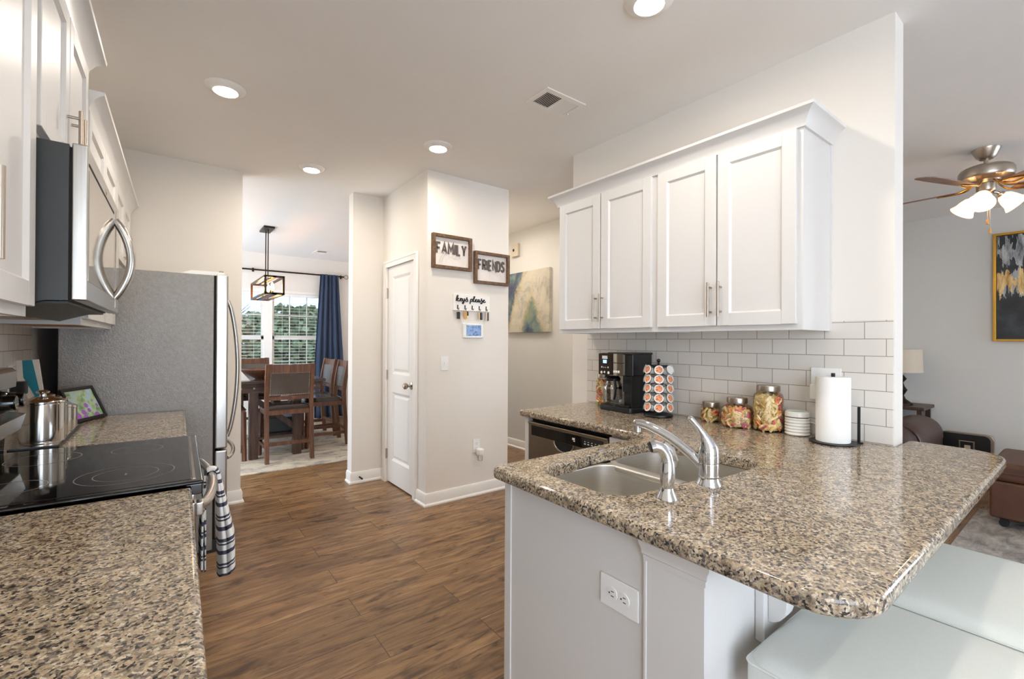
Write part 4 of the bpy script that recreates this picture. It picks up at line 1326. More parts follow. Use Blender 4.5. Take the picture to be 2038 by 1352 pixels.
# ------------------------------------------------------------------ bar stools
def stool(x0, x1, y0, y1, zt, lab):
    cx, cy = (x0 + x1) / 2, (y0 + y1) / 2
    t = thing('bar_stool', lab, 'stool', (cx, cy, 0), 'white bar stools at the peninsula overhang')
    mb2 = MB()
    nu = 36
    def top(u, v):
        a, b = u * 2 - 1, v * 2 - 1
        # superellipse pillow: top, rounded shoulders
        ex = 1 - abs(a) ** 9; ey = 1 - abs(b) ** 9
        h = max(0, ex) ** 0.5 * max(0, ey) ** 0.5
        return (cx + a * (1 - 0.045 * abs(b) ** 12) * (x1 - x0) / 2, cy + b * (1 - 0.045 * abs(a) ** 12) * (y1 - y0) / 2, zt - 0.034 + 0.026 * h + 0.014 * (1 - a * a) * (1 - b * b))
    mb2.grid(top, nu, nu)
    hx, hy = (x1 - x0) / 2, (y1 - y0) / 2
    mb2.prism(arc(x1 - .02, y1 - .02, .02, 0, 90, 5) + arc(x0 + .02, y1 - .02, .02, 90, 180, 5) + arc(x0 + .02, y0 + .02, .02, 180, 270, 5) + arc(x1 - .02, y0 + .02, .02, 270, 360, 5), 'z', zt - 0.118, zt - 0.0335)
    part('seat', mb2, M['vinyl'], t, sharp=60)
    part('seat_piping', MB().tube([(x, y, zt - 0.036) for x, y in arc(x1 - .02, y1 - .02, .02, 0, 90, 5) + arc(x0 + .02, y1 - .02, .02, 90, 180, 5) + arc(x0 + .02, y0 + .02, .02, 180, 270, 5) + arc(x1 - .02, y0 + .02, .02, 270, 360, 5) + [(x1, y1 - .02)]], 0.0035, 6), M['vinyl'], t)
    for sx in (-1, 1):
        for sy in (-1, 1):
            part('leg', MB().loft([((cx + sx * (hx - 0.05), cy + sy * (hy - 0.05), zt - 0.115), 0.020), ((cx + sx * (hx - 0.025), cy + sy * (hy - 0.025), 0.0), 0.014)], 4), M['espresso'], t)
    q = 0.036
    z = 0.22
    part('footrest', MB().tube([(cx - hx + q, cy - hy + q, z), (cx + hx - q, cy - hy + q, z), (cx + hx - q, cy + hy - q, z), (cx - hx + q, cy + hy - q, z), (cx - hx + q, cy - hy + q, z)], 0.010, 6), M['espresso'], t)
stool(1.030, 1.535, -0.02, 0.492, 0.674, 'nearest white vinyl bar stool, below the rounded corner of the granite bar')
stool(1.575, 2.150, -0.02, 0.492, 0.674, 'second white vinyl bar stool, farther along the granite bar toward the living room')
# ------------------------------------------------------------------ left run (all in the LEFT frame: wall x=-0.60, counter edge x=0.06)
LW = -0.5905
# counters
def rect(x0, y0, x1, y1):
    return [(x0, y0), (x1, y0), (x1, y1), (x0, y1)]
slab('granite_countertop', rect(-0.600, -0.6, 0.060, 1.628), None, CT - CTH, CT, M['granite'], 'near granite countertop on the left, before the range', 'countertop', frame=LEFT, base=(-0.27, 0.5, CT - CTH))
slab('granite_countertop', rect(-0.600, 2.424, 0.060, 3.405), None, CT - CTH, CT, M['granite'], 'short granite countertop between the range and the refrigerator', 'countertop', frame=LEFT, base=(-0.27, 2.9, CT - CTH))

def base_unit(label, y0, y1, drawers, group):
    t = thing('base_cabinet', label, 'cabinet', (-0.28, (y0 + y1) / 2, 0), group, LEFT)
    part('carcass', MB().box(-0.599, y0, 0.10, 0.006, y1, CT - CTH - .001).box(-0.599, y0, 0, -0.06, y1, 0.10), M['cab'], t)
    for a, b, handle in drawers:
        dr = part('drawer', MB().box(0.006, a, 0.705, 0.026, b, 0.858, 0.002), M['cab'], t)
        if handle:
            bar_pull(dr, (0.026, handle, 0.785), (0, 1, 0), 0.19, (1, 0, 0), 0.0065, 0.034)
        dd = part('door', shaker(MB(), 0.026, 1, a, b, 0.115, 0.690), M['cab'], t)
    return t
base_unit('white base cabinet with a drawer right next to the range, near counter', 1.17, 1.627, [(1.185, 1.612, 1.40)], 'left base cabinets')
base_unit('white base cabinet with a drawer nearest the viewer on the left', 0.50, 1.168, [(0.515, 1.153, 0.935)], 'left base cabinets')
base_unit('white base cabinet between the range and the refrigerator', 2.426, 3.40, [(2.44, 2.905, 2.67), (2.92, 3.385, 3.15)], 'left base cabinets')

# upper cabinets
UF = -0.262
upper('white wall cabinet at the left edge of the photo, before the microwave', 1.13, 1.632, 1.40, 2.27, UF, LW - 0.008, [(1.148, 1.610)], [1.188], frame=LEFT, out=1, pull_z=1.57, group='left wall cabinets')
upper('raised white wall cabinet above the microwave', 1.640, 2.412, 1.868, 2.41, UF, LW - 0.008, [(2.030, 2.395), (1.657, 2.022)], [2.062, 1.990], frame=LEFT, out=1, pull_z=1.99, group='left wall cabinets')
upper('white wall cabinet between the microwave and the refrigerator', 2.420, 3.405, 1.40, 2.27, UF, LW - 0.008, [(2.437, 2.905), (2.915, 3.388)], [2.865, 2.955], frame=LEFT, out=1, group='left wall cabinets', under=M['cabwood'])
upper('white wall cabinet above the refrigerator', 3.410, 4.325, 1.80, 2.27, UF, LW - 0.008, [(3.427, 3.862), (3.872, 4.308)], [3.825, 3.91], frame=LEFT, out=1, pull_z=1.93, group='left wall cabinets')
solo('crown_molding', MB().sweep([(-0.262 - 0.012, 2.42), (-0.262 - 0.012, 4.325)], CROWN, side=1), M['cab'],
     'white crown molding over the cabinets between the microwave and the far wall', 'molding', (-0.28, 3.3, 2.25), frame=LEFT, sharp=28)
CR2 = [(o, z + 0.14) for o, z in CROWN]
solo('crown_molding', MB().sweep([(LW - .008, 1.638), (-0.274, 1.638), (-0.274, 2.414), (LW - .008, 2.414)], CR2, side=1), M['cab'],
     'white crown molding over the raised cabinet above the microwave', 'molding', (-0.28, 2.0, 2.39), frame=LEFT, sharp=28)
solo('crown_molding', MB().sweep([(-0.274, 1.13), (-0.274, 1.632)], CROWN, side=1), M['cab'],
     'white crown molding over the cabinet at the left edge of the photo, before the microwave', 'molding', (-0.28, 1.4, 2.25), frame=LEFT, sharp=28)

# over-the-range microwave
t = thing('microwave', 'over-the-range stainless microwave with a bowed handle and mirror-like door', 'microwave', (-0.38, 2.026, 1.42), None, LEFT)
my0, my1, mz0, mz1 = 1.646, 2.408, 1.435, 1.862
cs = [(-0.590, mz1), (-0.208, mz1 - 0.006), (-0.208, mz0 + 0.012), (-0.255, mz0 + 0.010), (-0.330, mz0 - 0.018), (-0.590, mz0 - 0.018)]
part('casing', MB().prism(cs, 'y', my0, my1), M['greyplastic'], t, label='dark grey casing')
part('seam_gap', MB().box(-0.209, my0 + 0.004, mz0 + 0.016, -0.203, my1 - 0.004, mz1 - 0.012), M['dark'], t)
dr = part('door', MB().box(-0.203, my0, mz0 + 0.012, -0.171, my1, mz1, 0.004, 3), M['steel'], t)
part('door_glass', MB().box(-0.1715, my0 + 0.014, mz0 + 0.065, -0.1695, my1 - 0.175, mz1 - 0.062, 0.001), M['doorglass'], dr, label='mirror-like door window')
part('top_grille_line', MB().box(-0.1712, my0 + 0.012, mz1 - 0.052, -0.1698, my1 - 0.17, mz1 - 0.046), M['dark'], dr)
part('control_strip', MB().box(-0.1715, my1 - 0.105, mz0 + 0.03, -0.1692, my1 - 0.01, mz1 - 0.025, 0.001), M['doorglass'], dr)
hy = my1 - 0.150
hp = [(-0.169 + 0.047 * math.sin(PI * k / 14) ** 0.85, hy, 1.498 + (1.792 - 1.498) * k / 14) for k in range(15)]
part('handle', MB().tube(hp, [0.012] + [0.0145] * 13 + [0.012], 14), M['steel'], dr, sharp=60)
part('badge', MB().lathe([(0.011, 0), (0.010, 0.0015), (0, 0.0015)], (-0.171, 2.02, mz1 - 0.026), 20, rot=ry(PI / 2)), M['nickel'], dr)
part('vent_filter', MB().box(-0.560, my0 + 0.05, mz0 - 0.022, -0.345, my1 - 0.05, mz0 - 0.0175), M['brass'], t, label='warm metal mesh vent filter')
part('underside_plate', MB().prism([(-0.335, mz0 - 0.019), (-0.257, mz0 + 0.0085), (-0.212, mz0 + 0.0105), (-0.212, mz0 + 0.005), (-0.258, mz0 + 0.003), (-0.335, mz0 - 0.0245)], 'y', my0 + 0.03, my1 - 0.03), M['greyplastic'], t)

# range
ry0, ry1 = 1.640, 2.412
t = thing('range', 'stainless electric range with a black ceramic cooktop between the left counters', 'range', (-0.27, 2.026, 0), None, LEFT)
part('body', MB().box(-0.585, ry0, 0.02, 0.035, ry1, 0.895), M['greyplastic'], t)
part('cooktop_frame', MB().box(-0.500, ry0 - 0.010, 0.9165, 0.090, ry1 + 0.010, 0.929, 0.006, 3).box(0.045, ry0, 0.885, 0.088, ry1, 0.918, 0.004), M['blackgloss'], t)
gl = part('cooktop_glass', MB().box(-0.470, ry0 + 0.016, 0.9285, 0.060, ry1 - 0.016, 0.9305, 0.001), M['cooktop'], t, label='speckled black glass')
part('front_channel', MB().box(0.063, ry0 + 0.02, 0.9288, 0.070, ry1 - 0.02, 0.9308), M['nickel'], t)
def ringmesh(cx, cy, r, w_=0.0016, arc_=(0, 360)):
    mb = MB()
    n = 72
    a0, a1 = arc_
    pts = [math.radians(a0 + (a1 - a0) * k / n) for k in range(n + 1)]
    for q0, q1 in zip(pts, pts[1:]):
        mb.quad(*[(cx + rr * math.cos(q), cy + rr * math.sin(q), 0.9308) for rr, q in ((r - w_, q0), (r + w_, q0), (r + w_, q1), (r - w_, q1))])
    return mb
for cx, cy, r in ((-0.100, 1.830, 0.118), (-0.100, 1.830, 0.078), (-0.095, 2.215, 0.075), (-0.345, 1.835, 0.072), (-0.345, 2.215, 0.095)):
    part('burner_ring', ringmesh(cx, cy, r), M['burner'], gl)
part('burner_mark', MB().box(-0.104, 1.815, 0.9306, -0.099, 1.838, 0.9309), M['burner'], gl)
con = part('back_console', MB().prism([(-0.586, 0.90), (-0.482, 0.90), (-0.478, 1.00), (-0.470, 1.225), (-0.480, 1.235), (-0.586, 1.235)], 'y', ry0, ry1, 0.004), M['blackgloss'], t)
part('top_trim', MB().prism([(-0.470, 1.165), (-0.452, 1.170), (-0.450, 1.225), (-0.462, 1.240), (-0.586, 1.240), (-0.586, 1.232), (-0.470, 1.230)], 'y', ry0 - 0.002, ry1 + 0.002, 0.002), M['steel'], con)
part('lower_trim', MB().prism([(-0.478, 1.000), (-0.440, 1.012), (-0.425, 1.070), (-0.474, 1.082)], 'y', ry0 - 0.001, ry1 + 0.001, 0.002), M['steel'], con)
part('console_display', MB().box(-0.474, ry0 + 0.25, 1.09, -0.468, ry1 - 0.25, 1.16), M['blackgloss'], con)
Rk = ry(math.radians(88))
for y in (ry0 + 0.06, ry0 + 0.16, ry1 - 0.16, ry1 - 0.06):
    kn = part('control_knob', MB().lathe([(0.031, 0), (0.031, 0.014), (0.029, 0.016), (0.026, 0.052), (0.023, 0.056), (0, 0.056)], (-0.474, y, 1.125), 28, rot=Rk), M['blackgloss'], con)
    part('knob_ring', MB().lathe([(0.0312, 0.002), (0.0325, 0.004), (0.0325, 0.011), (0.0312, 0.013)], (-0.474, y, 1.125), 28, rot=Rk, cap=False), M['steel'], kn)
part('front_fascia', MB().box(0.035, ry0 + .002, 0.868, 0.068, ry1 - .002, 0.888, 0.003), M['steel'], t)
od = part('oven_door', MB().box(0.035, ry0 + 0.004, 0.215, 0.072, ry1 - 0.004, 0.862, 0.006, 3), M['steel'], t)
part('oven_window', MB().box(0.0715, ry0 + 0.10, 0.33, 0.0735, ry1 - 0.10, 0.70, 0.001), M['blackgloss'], od)
hz = 0.832
hp = []
for k in range(21):
    q = k / 20
    hp.append((0.078 + 0.052 * math.sin(PI * q) ** 0.55, ry0 + 0.055 + (ry1 - ry0 - 0.11) * q, hz))
part('oven_handle', MB().tube(hp, 0.0155, 12, True), M['steel'], od, sharp=60)
for y in (ry0 + 0.055, ry1 - 0.055):
    part('handle_mount', MB().box(0.071, y - 0.02, hz - 0.022, 0.092, y + 0.02, hz + 0.018, 0.004), M['steel'], od)
part('storage_drawer', MB().box(0.035, ry0 + 0.004, 0.05, 0.070, ry1 - 0.004, 0.205, 0.006, 3), M['steel'], t)

# towel bunched over the oven handle
def towel_fn(u, v):
    # gathered over the bar: u runs through the folds, v from the back hem over the bar to the front hem
    L1, L2 = 0.345, 0.385
    tot = L1 + 0.075 + L2
    s = v * tot
    bar_x = 0.130
    def plan(k, t):
        """k = 1 front layer, 0 back layer; t = 0 at the bar, 1 lower down"""
        n = 2.0 if k else 1.3
        rid = abs(math.sin(PI * (n * u + 0.02))) ** 0.75
        depth = 0.030 + 0.050 * t
        y = 2.075 - depth * rid + 0.085 * (u - 0.5) ** 2 * 2
        if k:
            x = bar_x + 0.018 + (0.008 + 0.047 * t) * u
        else:
            x = bar_x - 0.018 - (0.004 + 0.016 * t) * (1 - u)
        return x, y
    if s < L1:
        dd = L1 - s
        x, y = plan(0, min(1, dd * 5))
        z = hz - dd * (1 - 0.04 * math.sin(PI * u * 1.3))
    elif s < L1 + 0.075:
        q = (s - L1) / 0.075
        a = PI * (1 - q)
        x0, y0 = plan(0, 0); x1, y1 = plan(1, 0)
        x = (x0 + x1) / 2 + (x1 - x0) / 2 * math.cos(a)
        y = y0 + (y1 - y0) * q
        z = hz + (0.020 + 0.010 * abs(math.sin(PI * 2 * u))) * math.sin(a)
    else:
        dd = s - L1 - 0.075
        x, y = plan(1, min(1, dd * 4))
        x += 0.02 * dd
        z = hz - dd * (1.0 - 0.06 * u + 0.03 * math.cos(PI * 4 * u))
    return (x, y, z)
tw = solo('dish_towel', MB().grid(towel_fn, 72, 60, uv=True), M['towel'], 'white dish towel with navy stripes hanging over the oven door handle', 'towel', (0.14, 1.99, 0.50), frame=LEFT, sharp=80)
sm = tw.modifiers.new('thickness', 'SOLIDIFY'); sm.thickness = 0.004

# refrigerator
fy0, fy1 = 3.428, 4.322
t = thing('refrigerator', 'stainless bottom-freezer refrigerator with pebbled grey sides beside the left counter', 'refrigerator', (-0.14, 3.87, 0), None, LEFT)
part('cabinet_body', MB().box(-0.500, fy0, 0.02, 0.205, fy1, 1.752, 0.004), M['fridgeside'], t)
ud = part('door', MB().box(0.214, fy0, 0.652, 0.282, fy1, 1.758, 0.010, 3), M['steel'], t)
part('door_gasket', MB().box(0.2045, fy0 + 0.012, 0.07, 0.2145, fy1 - 0.012, 1.75), M['dark'], t)
fd = part('freezer_drawer', MB().box(0.214, fy0, 0.085, 0.282, fy1, 0.640, 0.010, 3), M['steel'], t)
part('toe_grille', MB().box(0.12, fy0 + 0.01, 0.0, 0.23, fy1 - 0.01, 0.08), M['black'], t)
part('hinge_cover', MB().prism([(0.03, 1.752), (0.255, 1.752), (0.262, 1.760), (0.262, 1.775), (0.085, 1.777)], 'y', fy0 + 0.02, fy0 + 0.10, 0.003), M['white'], t)
part('hinge_pin', MB().cyl((0.245, fy0 + 0.05, 1.755), (0.245, fy0 + 0.05, 1.785), 0.012, n=14), M['nickel'], t)
hp = [(0.284 + 0.055 * math.sin(PI * k / 18) ** 0.7, fy0 + 0.045, 0.72 + (1.60 - 0.72) * k / 18) for k in range(19)]
part('handle', MB().tube(hp, 0.0125, 12), M['steel'], ud, sharp=60)
hp = [(0.284 + 0.062 * math.sin(PI * k / 18) ** 0.6, fy0 + 0.07 + (fy1 - fy0 - 0.14) * k / 18, 0.575) for k in range(19)]
part('handle', MB().tube(hp, 0.0125, 12), M['steel'], fd, sharp=60)

# ------------------------------------------------------------------ things on the left far counter (world frame)
t = thing('canister_tray', 'low black tray holding the row of steel canisters', 'tray', (-0.395, 2.74, CT))
part('tray', MB().box(-0.465, 2.475, CT, -0.325, 3.03, CT + 0.016, 0.003), M['black'], t)
part('tray_top', MB().box(-0.460, 2.480, CT + 0.016, -0.330, 3.025, CT + 0.0175), M['steel'], t)
def canister(x, y, r, h, lab):
    z = CT + 0.0178
    t = thing('canister', lab, 'canister', (x, y, z), 'steel canisters by the range')
    part('body', MB().lathe([(0, 0), (r * 0.97, 0), (r, 0.004), (r, h - 0.014), (r * 0.985, h - 0.012), (0, h - 0.012)], (x, y, z), 48), M['cansteel'], t)
    ld = part('lid', MB().lathe([(r * 0.98, h - 0.012), (r * 1.035, h - 0.010), (r * 1.04, h - 0.003), (r * 0.99, h + 0.001), (r * 0.55, h + 0.010), (r * 0.48, h + 0.014), (r * 0.40, h + 0.016), (0, h + 0.017)], (x, y, z), 48), M['cansteel'], t)
    part('lid_knob', MB().lathe([(r * 0.16, h + 0.016), (r * 0.15, h + 0.024), (r * 0.30, h + 0.030), (r * 0.32, h + 0.035), (r * 0.18, h + 0.040), (0, h + 0.041)], (x, y, z), 28), M['cansteel'], ld)
canister(-0.388, 2.588, 0.066, 0.166, 'largest steel canister, nearest the range on the black tray')
canister(-0.388, 2.722, 0.056, 0.140, 'second largest steel canister, right behind the largest one')
canister(-0.381, 2.842, 0.050, 0.118, 'third steel canister in the row on the black tray')
canister(-0.372, 2.950, 0.045, 0.102, 'smallest steel canister, at the end of the row by the framed picture')

# framed flower picture leaning by the refrigerator
br_ = Vector((-0.262, 3.368, CT + 0.001))
e = Vector((-0.42, -0.90, 0)).normalized()
nrm = Vector((0.90, -0.42, 0))
upv = (Vector((0, 0, 1)) * math.cos(math.radians(24)) - nrm * math.sin(math.radians(24))).normalized()
nn = e.cross(upv) if e.cross(upv).dot(nrm) > 0 else upv.cross(e)
Wf, Hf = 0.235, 0.185
def fp(u, v, d):
    return br_ + e * (u * Wf) + upv * (v * Hf) + nn * d
def fbox(mb, u0, v0, d0, u1, v1, d1):
    n0 = len(mb.bm.faces)
    vs = [mb.bm.verts.new(fp(u, v, d)) for u in (u0, u1) for v in (v0, v1) for d in (d0, d1)]
    for q in ((0, 1, 3, 2), (4, 6, 7, 5), (0, 4, 5, 1), (2, 3, 7, 6), (0, 2, 6, 4), (1, 5, 7, 3)):
        mb.bm.faces.new([vs[i] for i in q])
    return mb
t = thing('picture_frame', 'black framed purple flower picture leaning on the counter beside the refrigerator', 'picture frame', tuple(br_))
mb = MB()
for q in ((0, 0, 0, 1, .09, .014), (0, .91, 0, 1, 1, .014), (0, .09, 0, .07, .91, .014), (.93, .09, 0, 1, .91, .014), (.0, .0, -.002, 1, 1, 0.001)):
    fbox(mb, q[0], q[1], q[2], q[3], q[4], q[5])
part('frame', mb, M['black'], t)
part('picture', fbox(MB(), .07, .09, 0.002, .93, .91, 0.009), M['screenflowers'], t)
stp = MB().tube([fp(.5, .55, -0.002), fp(.5, .5, -0.04) * 1.0 + Vector((0, 0, 0)), Vector((fp(.5, 0, -0.115).x, fp(.5, 0, -0.115).y, CT + 0.004))], 0.005, 6)
part('easel_leg', stp, M['black'], t)

# painted board standing against the left backsplash
t = thing('serving_board', 'white serving board painted with a teal stripe and an amber triangle, leaning at the backsplash', 'board', (-0.52, 3.10, CT))
lean = math.radians(7)
def bp(x, z, d):
    # board plane faces the viewer (-y); x across, z up along the board, leaning back to the wall
    return (-0.565 + x + (0.330 - z) * 0.10, 3.10 + d + z * 0.05, CT + 0.001 + z)
def bprism(mb, poly, d0, d1):
    A = [mb.bm.verts.new(bp(x, z, d0)) for x, z in poly]
    B = [mb.bm.verts.new(bp(x, z, d1)) for x, z in poly]
    mb.bm.faces.new(A); mb.bm.faces.new(B[::-1])
    n = len(poly)
    for k in range(n):
        mb.bm.faces.new((A[k], A[(k + 1) % n], B[(k + 1) % n], B[k]))
    return mb
bd = part('board', bprism(MB(), [(0, 0), (0.088, 0), (0.082, 0.33), (0.004, 0.325)], 0, 0.014), M['boardwhite'], t)
part('teal_stripe', bprism(MB(), [(0.073, 0.10), (0.073, 0.17), (0.060, 0.328), (0.027, 0.326), (0.024, 0.245)], -0.0008, 0.0), M['teal'], bd)
part('amber_triangle', bprism(MB(), [(0.020, 0.03), (0.034, 0.13), (0.022, 0.19), (0.012, 0.19)], -0.0008, 0.0), M['orange'], bd)
part('dark_triangle', bprism(MB(), [(0.045, 0.03), (0.075, 0.03), (0.052, 0.13)], -0.0008, 0.0), M['inkgrey'], bd)
# ------------------------------------------------------------------ pantry wall things
PYW = 3.36
def sign(name, label, x0, x1, z0, z1, word, squiggle):
    t = thing(name, label, 'sign', ((x0 + x1) / 2, PYW, (z0 + z1) / 2), 'framed word signs on the pantry wall')
    b = 0.026
    mb = MB()
    mb.box(x0, PYW - 0.036, z0, x0 + b, PYW - 0.0005, z1, 0.0015, 1).box(x1 - b, PYW - 0.036, z0, x1, PYW - 0.0005, z1, 0.0015, 1)
    mb.box(x0 + b, PYW - 0.036, z0, x1 - b, PYW - 0.0005, z0 + b, 0.0015, 1).box(x0 + b, PYW - 0.036, z1 - b, x1 - b, PYW - 0.0005, z1, 0.0015, 1)
    part('frame', mb, M['signwood'], t)
    fc = part('sign_face', MB().box(x0 + b, PYW - 0.010, z0 + b, x1 - b, PYW - 0.001, z1 - b), M['signface'], t)
    cx, cz = (x0 + x1) / 2 - 0.004, (z0 + z1) / 2 + 0.028
    mb = MB()
    block_text(mb, word, (x1 - x0 - 2 * b) * 0.86, 0.084, 0.0165, lambda x, y, d_: (cx + x, PYW - 0.0105 - 0.006 * d_, cz + y))
    part('lettering', mb, M['inkgrey'], fc)
    mb = MB()
    pts = spline([(cx + q[0] * 0.3, PYW - 0.019, cz - 0.030 + q[1] * 0.26) for q in squiggle], 6)
    mb.tube(pts, 0.0016, 6)
    part('script_lettering', mb, M['signface'], fc)
sq1 = [(-.42, -.05), (-.36, .05), (-.30, -.05), (-.26, .02), (-.36, -.20), (-.40, -.36), (-.33, -.30), (-.28, -.12), (-.2, -.02), (-.16, -.12), (-.1, -.08), (-.06, -.14), (0, -.08), (.04, -.14), (.12, -.06), (.1, -.16), (.2, -.1), (.3, -.16)]
sq2 = [(-.2, -.40), (-.10, -.34), (-.04, -.12), (-.0, .02), (.04, -.10), (.02, -.18), (.1, -.1), (.12, -.2), (.2, -.12), (.22, -.22), (.3, -.12), (.34, -.22), (.44, -.16)]
sign('wall_sign', 'walnut framed FAMILY sign, upper left of the two on the pantry wall', 1.723, 2.099, 1.944, 2.228, 'FAMILY', sq1)
sign('wall_sign', 'walnut framed FRIENDS sign, lower right of the two on the pantry wall', 2.130, 2.505, 1.848, 2.131, 'FRIENDS', sq2)

# key rack with cut-out script
KX0, KX1, KZ = 1.930, 2.300, 1.622
t = thing('key_rack', 'white key rack with black script lettering and five hooks under the word signs', 'key rack', ((KX0 + KX1) / 2, PYW, KZ))
part('back_board', MB().box(KX0, PYW - 0.012, KZ - 0.012, KX1, PYW - 0.0005, KZ + 0.122, 0.002), M['trim'], t)
part('lower_lip', MB().box(KX0 - 0.006, PYW - 0.016, KZ - 0.018, KX1 + 0.004, PYW - 0.0005, KZ - 0.008, 0.002), M['trim'], t)
# strokes: letters on a unit grid (x-height 1)
L = [
 [(0.05, 0.0), (0.12, 0.9), (0.30, 1.9), (0.38, 1.7), (0.18, 0.6), (0.10, 0.0), (0.2, 0.7), (0.48, 1.0), (0.5, 0.75), (0.22, 0.5), (0.45, 0.1), (0.62, 0.0), (0.78, 0.25)],
 [(0.78, 0.35), (1.0, 0.55), (1.12, 0.85), (0.98, 1.0), (0.85, 0.6), (0.95, 0.1), (1.15, 0.05), (1.32, 0.4)],
 [(1.35, 0.98), (1.36, 0.4), (1.48, 0.1), (1.66, 0.35), (1.80, 0.98), (1.70, 0.2), (1.55, -0.65), (1.35, -0.75), (1.38, -0.35), (1.75, 0.15), (1.95, 0.4)],
 [(1.95, 0.3), (2.18, 0.8), (2.30, 1.35), (2.20, 1.1), (2.42, 0.55), (2.38, 0.05), (2.12, -0.05), (2.08, 0.15)],
 [(3.05, 0.9), (3.0, 0.2), (2.92, -0.75), (3.0, 0.3), (3.2, 0.95), (3.42, 0.85), (3.40, 0.3), (3.18, 0.05), (3.06, 0.2)],
 [(3.45, 0.2), (3.72, 0.9), (3.92, 1.75), (3.82, 1.85), (3.66, 1.0), (3.66, 0.2), (3.82, 0.05), (4.0, 0.3)],
 [(4.0, 0.35), (4.22, 0.55), (4.32, 0.85), (4.20, 0.98), (4.08, 0.6), (4.16, 0.12), (4.36, 0.05), (4.52, 0.35)],
 [(4.92, 0.85), (4.70, 0.95), (4.58, 0.45), (4.70, 0.08), (4.86, 0.35), (4.94, 0.9), (4.92, 0.2), (5.05, 0.08), (5.2, 0.35)],
 [(5.15, 0.2), (5.38, 0.75), (5.46, 1.3), (5.38, 1.05), (5.58, 0.5), (5.52, -0.3), (5.30, -0.45), (5.28, -0.2), (5.6, 0.1), (5.75, 0.3)],
 [(5.75, 0.35), (5.96, 0.55), (6.06, 0.85), (5.95, 0.98), (5.83, 0.6), (5.92, 0.12), (6.12, 0.05), (6.32, 0.4)],
]
kw = 0.300 / 6.3
kx = KX0 + 0.022
mb = MB()
for st_ in L:
    pts = [Vector((kx + p.x * kw, PYW - 0.0145, KZ + 0.062 + p.y * 0.0255)) for p in spline([(a, b, 0) for a, b in st_], 5)]
    rr = []
    for i in range(len(pts)):
        d_ = pts[min(i + 1, len(pts) - 1)] - pts[max(i - 1, 0)]
        rr.append(0.0030 + 0.0022 * (abs(d_.z) / (d_.length + 1e-6)))
    mb.tube(pts, rr, 6)
part('script_lettering', mb, M['ink'], t)
hooks = [KX0 + 0.040 + k * 0.0725 for k in range(5)]
for hx in hooks:
    mb = MB().box(hx - 0.005, PYW - 0.0135, KZ - 0.006, hx + 0.005, PYW - 0.012, KZ + 0.030)
    mb.tube(spline([(hx, PYW - 0.014, KZ + 0.018), (hx, PYW - 0.020, KZ - 0.004), (hx, PYW - 0.030, KZ - 0.008), (hx, PYW - 0.036, KZ + 0.004)], 4), 0.0025, 6)
    part('hook', mb, M['ink'], t)
def keys(hx, lab, kind):
    z = KZ - 0.010
    y = PYW - 0.028
    t = thing('key_set', lab, 'keys', (hx, y, z), 'keys hanging from the rack')
    part('ring', MB().tube([(hx, y - 0.001 + 0.010 * math.cos(q), z - 0.010 + 0.011 * math.sin(q)) for q in [2 * PI * k / 16 for k in range(17)]], 0.0014, 6), M['nickel'], t)
    if kind == 0:
        part('key_fob', MB().box(hx - 0.017, y - 0.008, z - 0.080, hx + 0.014, y + 0.006, z - 0.020, 0.006, 3), M['black'], t)
        part('key_blade', MB().box(hx + 0.014, y - 0.004, z - 0.085, hx + 0.021, y - 0.002, z - 0.03), M['nickel'], t)
    elif kind == 1:
        part('leather_fob', MB().box(hx - 0.024, y - 0.010, z - 0.078, hx + 0.006, y - 0.004, z - 0.016, 0.003), M['keytan'], t)
        part('key_fob', MB().box(hx + 0.004, y - 0.004, z - 0.050, hx + 0.026, y + 0.006, z - 0.014, 0.005, 3), M['black'], t)
        part('key_blade', MB().box(hx - 0.012, y - 0.012, z - 0.085, hx - 0.005, y - 0.010, z - 0.040), M['brass'], t)
    elif kind == 2:
        part('key_fob', MB().box(hx + 0.0, y - 0.006, z - 0.082, hx + 0.024, y + 0.008, z - 0.016, 0.007, 3), M['black'], t)
        part('key_blade', MB().box(hx - 0.018, y - 0.006, z - 0.078, hx - 0.009, y - 0.003, z - 0.018, 0.001), M['brass'], t)
    else:
        part('key_fob', MB().box(hx + 0.0, y - 0.006, z - 0.088, hx + 0.018, y + 0.006, z - 0.014, 0.006, 3), M['black'], t)
        part('leather_fob', MB().box(hx - 0.016, y - 0.006, z - 0.086, hx, y - 0.001, z - 0.014, 0.002), M['shade'], t)
keys(hooks[0], 'dark car key fob on the leftmost hook of the key rack', 0)
keys(hooks[1], 'keys with a tan leather tag on the second hook of the key rack', 1)
keys(hooks[3], 'black fob with a brass key on the fourth hook of the key rack', 2)
keys(hooks[4], 'long dark and pale key fob on the rightmost hook of the key rack', 3)

t = thing('wall_tablet', 'small white framed screen with a blue picture below the key rack', 'tablet', (2.128, PYW, 1.43))
part('frame', MB().box(2.026, PYW - 0.018, 1.370, 2.232, PYW - 0.0005, 1.497, 0.008, 3), M['white'], t)
part('screen', MB().box(2.054, PYW - 0.0195, 1.390, 2.205, PYW - 0.0178, 1.482), M['bluescreen'], t)

# hall canvas
t = thing('hall_painting', 'cream and blue abstract canvas on the hall wall', 'painting', (3.549, 4.28, 1.45))
part('canvas', MB().box(3.512, 3.905, 1.455, 3.5495, 4.72, 2.205, 0.003), M['hallart'], t)
